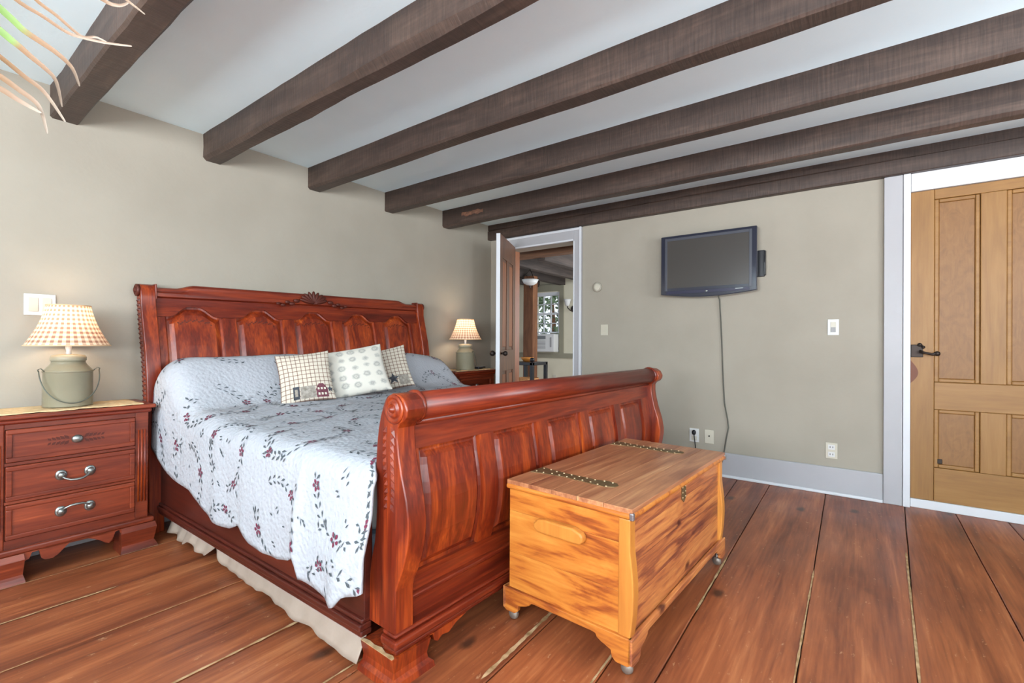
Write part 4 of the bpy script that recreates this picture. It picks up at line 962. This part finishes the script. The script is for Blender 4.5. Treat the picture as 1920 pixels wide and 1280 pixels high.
# lid of boards
ld = obj('lid', bx(-.012, CL+.012, -.020, CW+.008, ZL, .520), M['cedar_l'], ch, bevel=.009, seg=3)
for k in range(5):
    y0 = -.016+(CW+.020)*k/5; obj('lid_board', bx(-.008, CL+.008, y0+.0006, y0+(CW+.020)/5-.0006, .518, .534), M['cedar_top'], ld, bevel=.0015)
for x, tip in ((.175, .36), (.845, .36)):                # metal straps with studs
    ya, yb = CW-.004, CW-tip
    out = [(x-.046, ya), (x+.040, ya), (x+.030, ya-.06), (x+.022, ya-.14), (x+.024, yb+.10), (x+.034, yb+.05), (x+.030, yb+.015), (x+.010, yb), (x-.012, yb+.004), (x-.030, yb+.03), (x-.030, yb+.08), (x-.022, ya-.14), (x-.032, ya-.06)]
    st = obj('strap', prism(NB(), out, 'z', .534, .5362), M['brass'], ld, label='aged metal strap with studs')
    bm = NB()
    for k in range(10):
        y = ya-.015-(tip-.05)*k/9
        for s in (-1, 1): ball(bm, (x+s*(.026 if k < 2 or k > 7 else .017), y, .5362), .0042, 1, 1, .6, 8, 5)
    obj('studs', bm, M['stud'], st, smooth=True)
lkp = obj('lock_plate', prism(NB(), [(CL*.5-.022, .515), (CL*.5+.022, .515), (CL*.5+.022, .440), (CL*.5, .424), (CL*.5-.022, .440)], 'y', .0005, .004), M['brass'], ch, label='aged metal lock plate')
bm = NB(); [ball(bm, (CL*.5+a, 0, z), .0035, 1, .6, 1, 8, 5) for a in (-.016, .016) for z in (.445, .465, .485, .505)]; obj('studs', bm, M['stud'], lkp, smooth=True)
for x0, y0 in ((-.013, -.021), (CL+.001, -.021)): obj('corner_cap', bx(x0, x0+.014, y0, y0+.014, .499, .522), mat('steel_cap', (150, 146, 150), .35, .8) if x0 < 0 else M['pewter'], ch, bevel=.003)
bm = NB(); prism(bm, [(.150, .392), (.162, .380), (.335, .380), (.352, .392), (.352, .410), (.335, .424), (.30, .430), (.19, .430), (.160, .420), (.150, .410)], 'x', -.030, .0)
obj('handle', bm, M['cedar_post'], ch, bevel=.007, seg=3, label='rounded wooden grip'); 

# ------------------------------------------------------------------ television on a wall arm
tv = empty('television', (3.90, .967, 1.42), 0, 'black flat television tilted out from the wall on a bracket', 'television')
def TY(y): return y-.967
bot = [(TY(.608+.717*t), 1.452-1.42-.030*math.sin(math.pi*t)) for t in lsp(0, 1, 15)]
obj('case', prism(NB(), bot+[(TY(1.325), .512), (TY(.608), .512)], 'x', -.022, .035), M['bezel'], tv, bevel=.006)
obj('screen', bx(-.0235, -.022, TY(.660), TY(1.272), .082, .470), M['screen'], tv, label='dark matt screen')
bm = NB()
for q in ((TY(.640), TY(.660), .06, .492), (TY(1.272), TY(1.292), .06, .492), (TY(.660), TY(1.272), .470, .492)): box(bm, -.026, -.022, q[0], q[1], q[2], q[3])
obj('inner_frame', bm, mat('grey_frame', (74, 76, 84), .3), tv, bevel=.002)
obj('speaker_bar', bx(-.025, -.022, TY(.655), TY(1.28), .034, .058), mat('navy_grille', (40, 40, 62), .35), tv, bevel=.001)
bm = NB(); ball(bm, (-.024, TY(.965), .046), .012, .25, 1.0, .6); obj('badge', bm, M['pewter'], tv, smooth=True)
obj('badge', bx(-.0256, -.0245, TY(.70), TY(.755), .050, .054), M['pewter'], tv)
obj('rear_housing', bx(.035, .055, TY(.72), TY(1.21), .09, .42), M['black'], tv, bevel=.01)
br = empty('wall_bracket', (XW, .62, 1.66), 0, 'black television wall bracket showing beside the screen', 'bracket')
obj('wall_plate', bx(-.020, -.0005, -.050, .24, -.10, .10), M['black'], br, bevel=.004)
obj('side_cover', prism(NB(), [(-.050, -.092), (-.020, -.094), (-.020, .094), (-.050, .090), (-.058, 0)], 'y', -.060, -.050), M['black'], br, bevel=.003)
obj('arm', bx(-.040, -.020, .0, .20, -.03, .03), M['black'], br, bevel=.004)
cp = [(3.955, .905, 1.46), (3.975, .888, 1.40), (3.983, .878, 1.20), (3.984, .872, 1.07), (3.984, .866, .90), (3.984, .859, .73), (3.984, .850, .58), (3.984, .828, .46), (3.984, .820, .39), (3.984, .836, .30), (3.978, .845, .23), (3.955, .86, .12), (3.93, .90, .012), (3.92, 1.05, .008)]
tag(obj('power_cord', tube(NB(), cp, .0048, 8), M['cordm'], smooth=True), 'grey cord hanging down the wall from the television', 'cord')

# ------------------------------------------------------------------ plates and dials on the walls
def plate(name, y, z, w, h, m, label, cat, parts=()):
    r = empty(name, (XW, y, z), 0, label, cat)
    obj('plate', bx(-.007, -.0005, -w/2, w/2, -h/2, h/2), m, r, bevel=.002)
    for nm, a, mm in parts: obj(nm, bx(*a), mm, r, bevel=.001)
    return r
plate('light_switch', 1.888, 1.172, .070, .098, M['ivory'], 'ivory switch plate on the wall between doorway and television', 'switch', [('toggle', (-.012, -.007, -.008, .008, -.018, .018), M['ivory'])])
plate('dimmer', .142, 1.170, .066, .112, M['plastic'], 'white control plate with a grey button near the door casing', 'switch', [('rocker', (-.010, -.007, -.016, .016, -.034, .036), M['ivory']), ('button', (-.0125, -.010, -.014, .014, -.034, .000), M['greyplastic'])])
dk = M['black']
plate('wall_outlet', .150, .302, .070, .110, M['ivory'], 'ivory double outlet low on the wall near the door casing', 'outlet',
      [('socket', (-.0095, -.007, -.020, .020, .008, .042), M['plastic']), ('socket', (-.0095, -.007, -.020, .020, -.042, -.008), M['plastic'])]+[('slot', (-.0105, -.0095, s*.008-.002, s*.008+.002, z-.006, z+.006), dk) for s in (-1, 1) for z in (.026, -.024)])
r = plate('wall_outlet', 1.082, .300, .075, .110, M['plastic'], 'white outlet with a black plug behind the cedar chest', 'outlet', [('socket', (-.0095, -.007, -.020, .020, -.042, -.008), M['ivory'])])
pl = empty('plug', (XW-.010, 1.078, .325), 0, 'black plug with a short cord in the outlet behind the chest', 'plug')
obj('body', ball(NB(), (-.018, 0, 0), .020, 1, .8, 1.1), dk, pl, smooth=True); obj('cord', tube(NB(), [(-.02, 0, -.01), (-.03, -.008, -.05), (-.025, -.015, -.12), (-.02, -.02, -.30)], .004, 6), dk, pl, smooth=True)
r = plate('cable_outlet', .965, .300, .070, .110, M['ivory'], 'ivory cable plate with one small socket behind the chest corner', 'outlet')
obj('jack', lathe(NB(), [(.006, 0), (.006, -.006), (.001, -.008)], c=(-.007, 0, .006), axis='x', seg=12), M['iron'], r)
r = empty('thermostat', (XW, 1.960, 1.572), 0, 'small round pale thermostat on the wall beside the open doorway', 'thermostat')
obj('ring', lathe(NB(), [(.046, -.0005), (.046, -.012), (.040, -.018), (.034, -.018)], axis='x', seg=28), M['wallplate'], r, smooth=True)
obj('dial', lathe(NB(), [(.034, -.014), (.032, -.022), (.022, -.024), (.001, -.024)], axis='x', seg=24), M['ivory'], r, smooth=True)
r = empty('light_switch', (.475, YW, 1.224), 0, 'white double rocker switch on the wall above the checked lamp', 'switch')
obj('plate', bx(-.056, .056, -.007, -.0005, -.052, .052), M['plastic'], r, bevel=.002)
for x in (-.024, .024): obj('rocker', bx(x-.017, x+.017, -.011, -.007, -.034, .034), M['ivory'], r, bevel=.0015)

# ------------------------------------------------------------------ palm leaning in from beside the camera
def leafmat():
    m = mat('palm_leaf', rough=.5); at = nd(m, 'ShaderNodeAttribute', attribute_name='dry')
    rp = ramp(m, [(0, (76, 98, 44)), (.30, (98, 118, 60)), (.42, (112, 82, 54)), (.7, (120, 94, 74)), (1, (140, 126, 112))])
    lk(m, at.outputs['Fac'], rp.inputs[0]); lk(m, rp.outputs[0], bsdf(m).inputs['Base Color']); return m
M['leaf'] = leafmat()
PB = Vector((-.50, 1.22, 0))
palm = empty('palm_plant', PB, 0, 'potted palm whose drying leaf tips hang in under the ceiling', 'plant')
obj('pot', lathe(NB(), [(.12, 0), (.15, .01), (.19, .30), (.20, .34), (.18, .34), (.17, .30), (.01, .29)], seg=28), painted('terracotta', (168, 96, 66), .8, 8), palm, smooth=True)
obj('trunk', tube(NB(), [(0, 0, .28), (.02, .01, .7), (.0, .03, 1.1)], [.045, .04, .03], 10), M['rough'], palm, smooth=True)
def ribbon(pts, w, dry0, dry1, parent, name='leaf'):
    pts = [Vector(p) for p in pts]; P_ = []
    n = 22
    for i in range(n):                         # Catmull-Rom through the points
        t = i/(n-1)*(len(pts)-1); k = min(int(t), len(pts)-2); f = t-k
        a, b, c, d_ = pts[max(k-1, 0)], pts[k], pts[k+1], pts[min(k+2, len(pts)-1)]
        P_.append(.5*((2*b)+(c-a)*f+(2*a-5*b+4*c-d_)*f*f+(3*b-a-3*c+d_)*f**3))
    bm = NB(); lay = bm.verts.layers.float.new('dry'); rows = []
    for i, p in enumerate(P_):
        t = (P_[min(i+1, n-1)]-P_[max(i-1, 0)]).normalized(); q = i/(n-1)
        side = t.cross(Vector((.25*math.sin(q*4+w*900), -.9, -.35))).normalized(); up = side.cross(t)
        ww = w*.5*(1-q)**.6*(.35+.65*sm(0, .15, q))+.0012
        row = []
        for s in (-1, 0, 1):
            v = bm.verts.new(p+side*s*ww+up*(.35*ww if s else 0)-PB); v[lay] = dry0+(dry1-dry0)*q; row.append(v)
        rows.append(row)
    for a, b in zip(rows, rows[1:]):
        for k in range(2): bm.faces.new((a[k], a[k+1], b[k+1], b[k]))
    return obj(name, bm, M['leaf'], parent, smooth=True)
z_ = lambda l, d: [px(a/4.571, b/4.571, d+.0*i) for i, (a, b) in enumerate(l)]
FR = [
    ([(-260, -330), (140, 0), (350, 130), (560, 270), (700, 320), (900, 365), (1130, 395)], .92, .0055, .38, 1),
    ([(60, -260), (310, 0), (480, 130), (640, 270), (720, 318), (820, 318), (930, 372)], .93, .0045, .38, 1),
    ([(-300, -220), (0, 70), (120, 180), (210, 265), (350, 360), (480, 450), (590, 550), (640, 630), (680, 740)], .88, .011, .0, .95),
    ([(-300, 20), (0, 260), (100, 345), (180, 410), (270, 490), (400, 600), (480, 700), (530, 915)], .86, .011, .02, .95),
    ([(-320, 260), (0, 490), (200, 650), (350, 760), (450, 880), (560, 1045)], .90, .008, .3, 1),
    ([(-300, 470), (0, 655), (150, 760), (300, 870), (360, 970), (405, 1145)], .88, .009, .35, 1),
    ([(-280, 640), (0, 760), (130, 840), (250, 910), (355, 968)], .87, .009, .4, 1),
    ([(620, -260), (800, -60), (910, 18), (1000, 45), (1060, 40), (1110, 15)], 1.0, .007, .55, 1),
    ([(900, -160), (1040, -40), (1110, 20), (1180, 75), (1242, 125)], 1.0, .004, .6, 1),
]
crown = PB+Vector((0, .03, 1.12))
stems = []
for k, end in enumerate((px(-130, -60, .9), px(-90, 60, .88), px(-60, -120, 1.0))):
    mid = (crown+end)/2+Vector((-.05, 0, .16)); pts = [crown, crown*.6+mid*.4+Vector((0, 0, .03)), mid, mid*.4+end*.6+Vector((0, 0, .03)), end]
    stems.append(obj('frond_stem', tube(NB(), [p-PB for p in pts], [.011, .009, .007, .006, .004], 8), mat('palm_stem', (120, 140, 70), .6), palm, smooth=True))
for k, (l, d_, w, a, b) in enumerate(FR):
    st = stems[0] if k in (0, 1) else stems[2] if k > 6 else stems[1]
    ribbon(z_(l, d_), w, a, b, st)
rnd = random.Random(3)
for k in range(7):                              # fronds on the other side of the plant, out of the picture
    an = R(110+30*k); end = crown+Vector((math.cos(an)*.55, math.sin(an)*.5, .35+.1*math.sin(k*2)))
    mid = (crown+end)/2+Vector((0, 0, .15)); s_ = obj('frond_stem', tube(NB(), [p-PB for p in (crown, mid, end)], [.010, .007, .004], 8), bpy.data.materials['palm_stem'], palm, smooth=True)
    for j in range(8):
        t = .35+.65*j/7; c = crown*(1-t)**2+mid*2*t*(1-t)+end*t*t
        for sd in (-1, 1):
            dv = Vector((math.cos(an+sd*1.0), math.sin(an+sd*1.0), .1))*.24
            ribbon([c, c+dv*.5+Vector((0, 0, .02)), c+dv+Vector((0, 0, -.06))], .010, 0, rnd.uniform(.3, .7), s_)
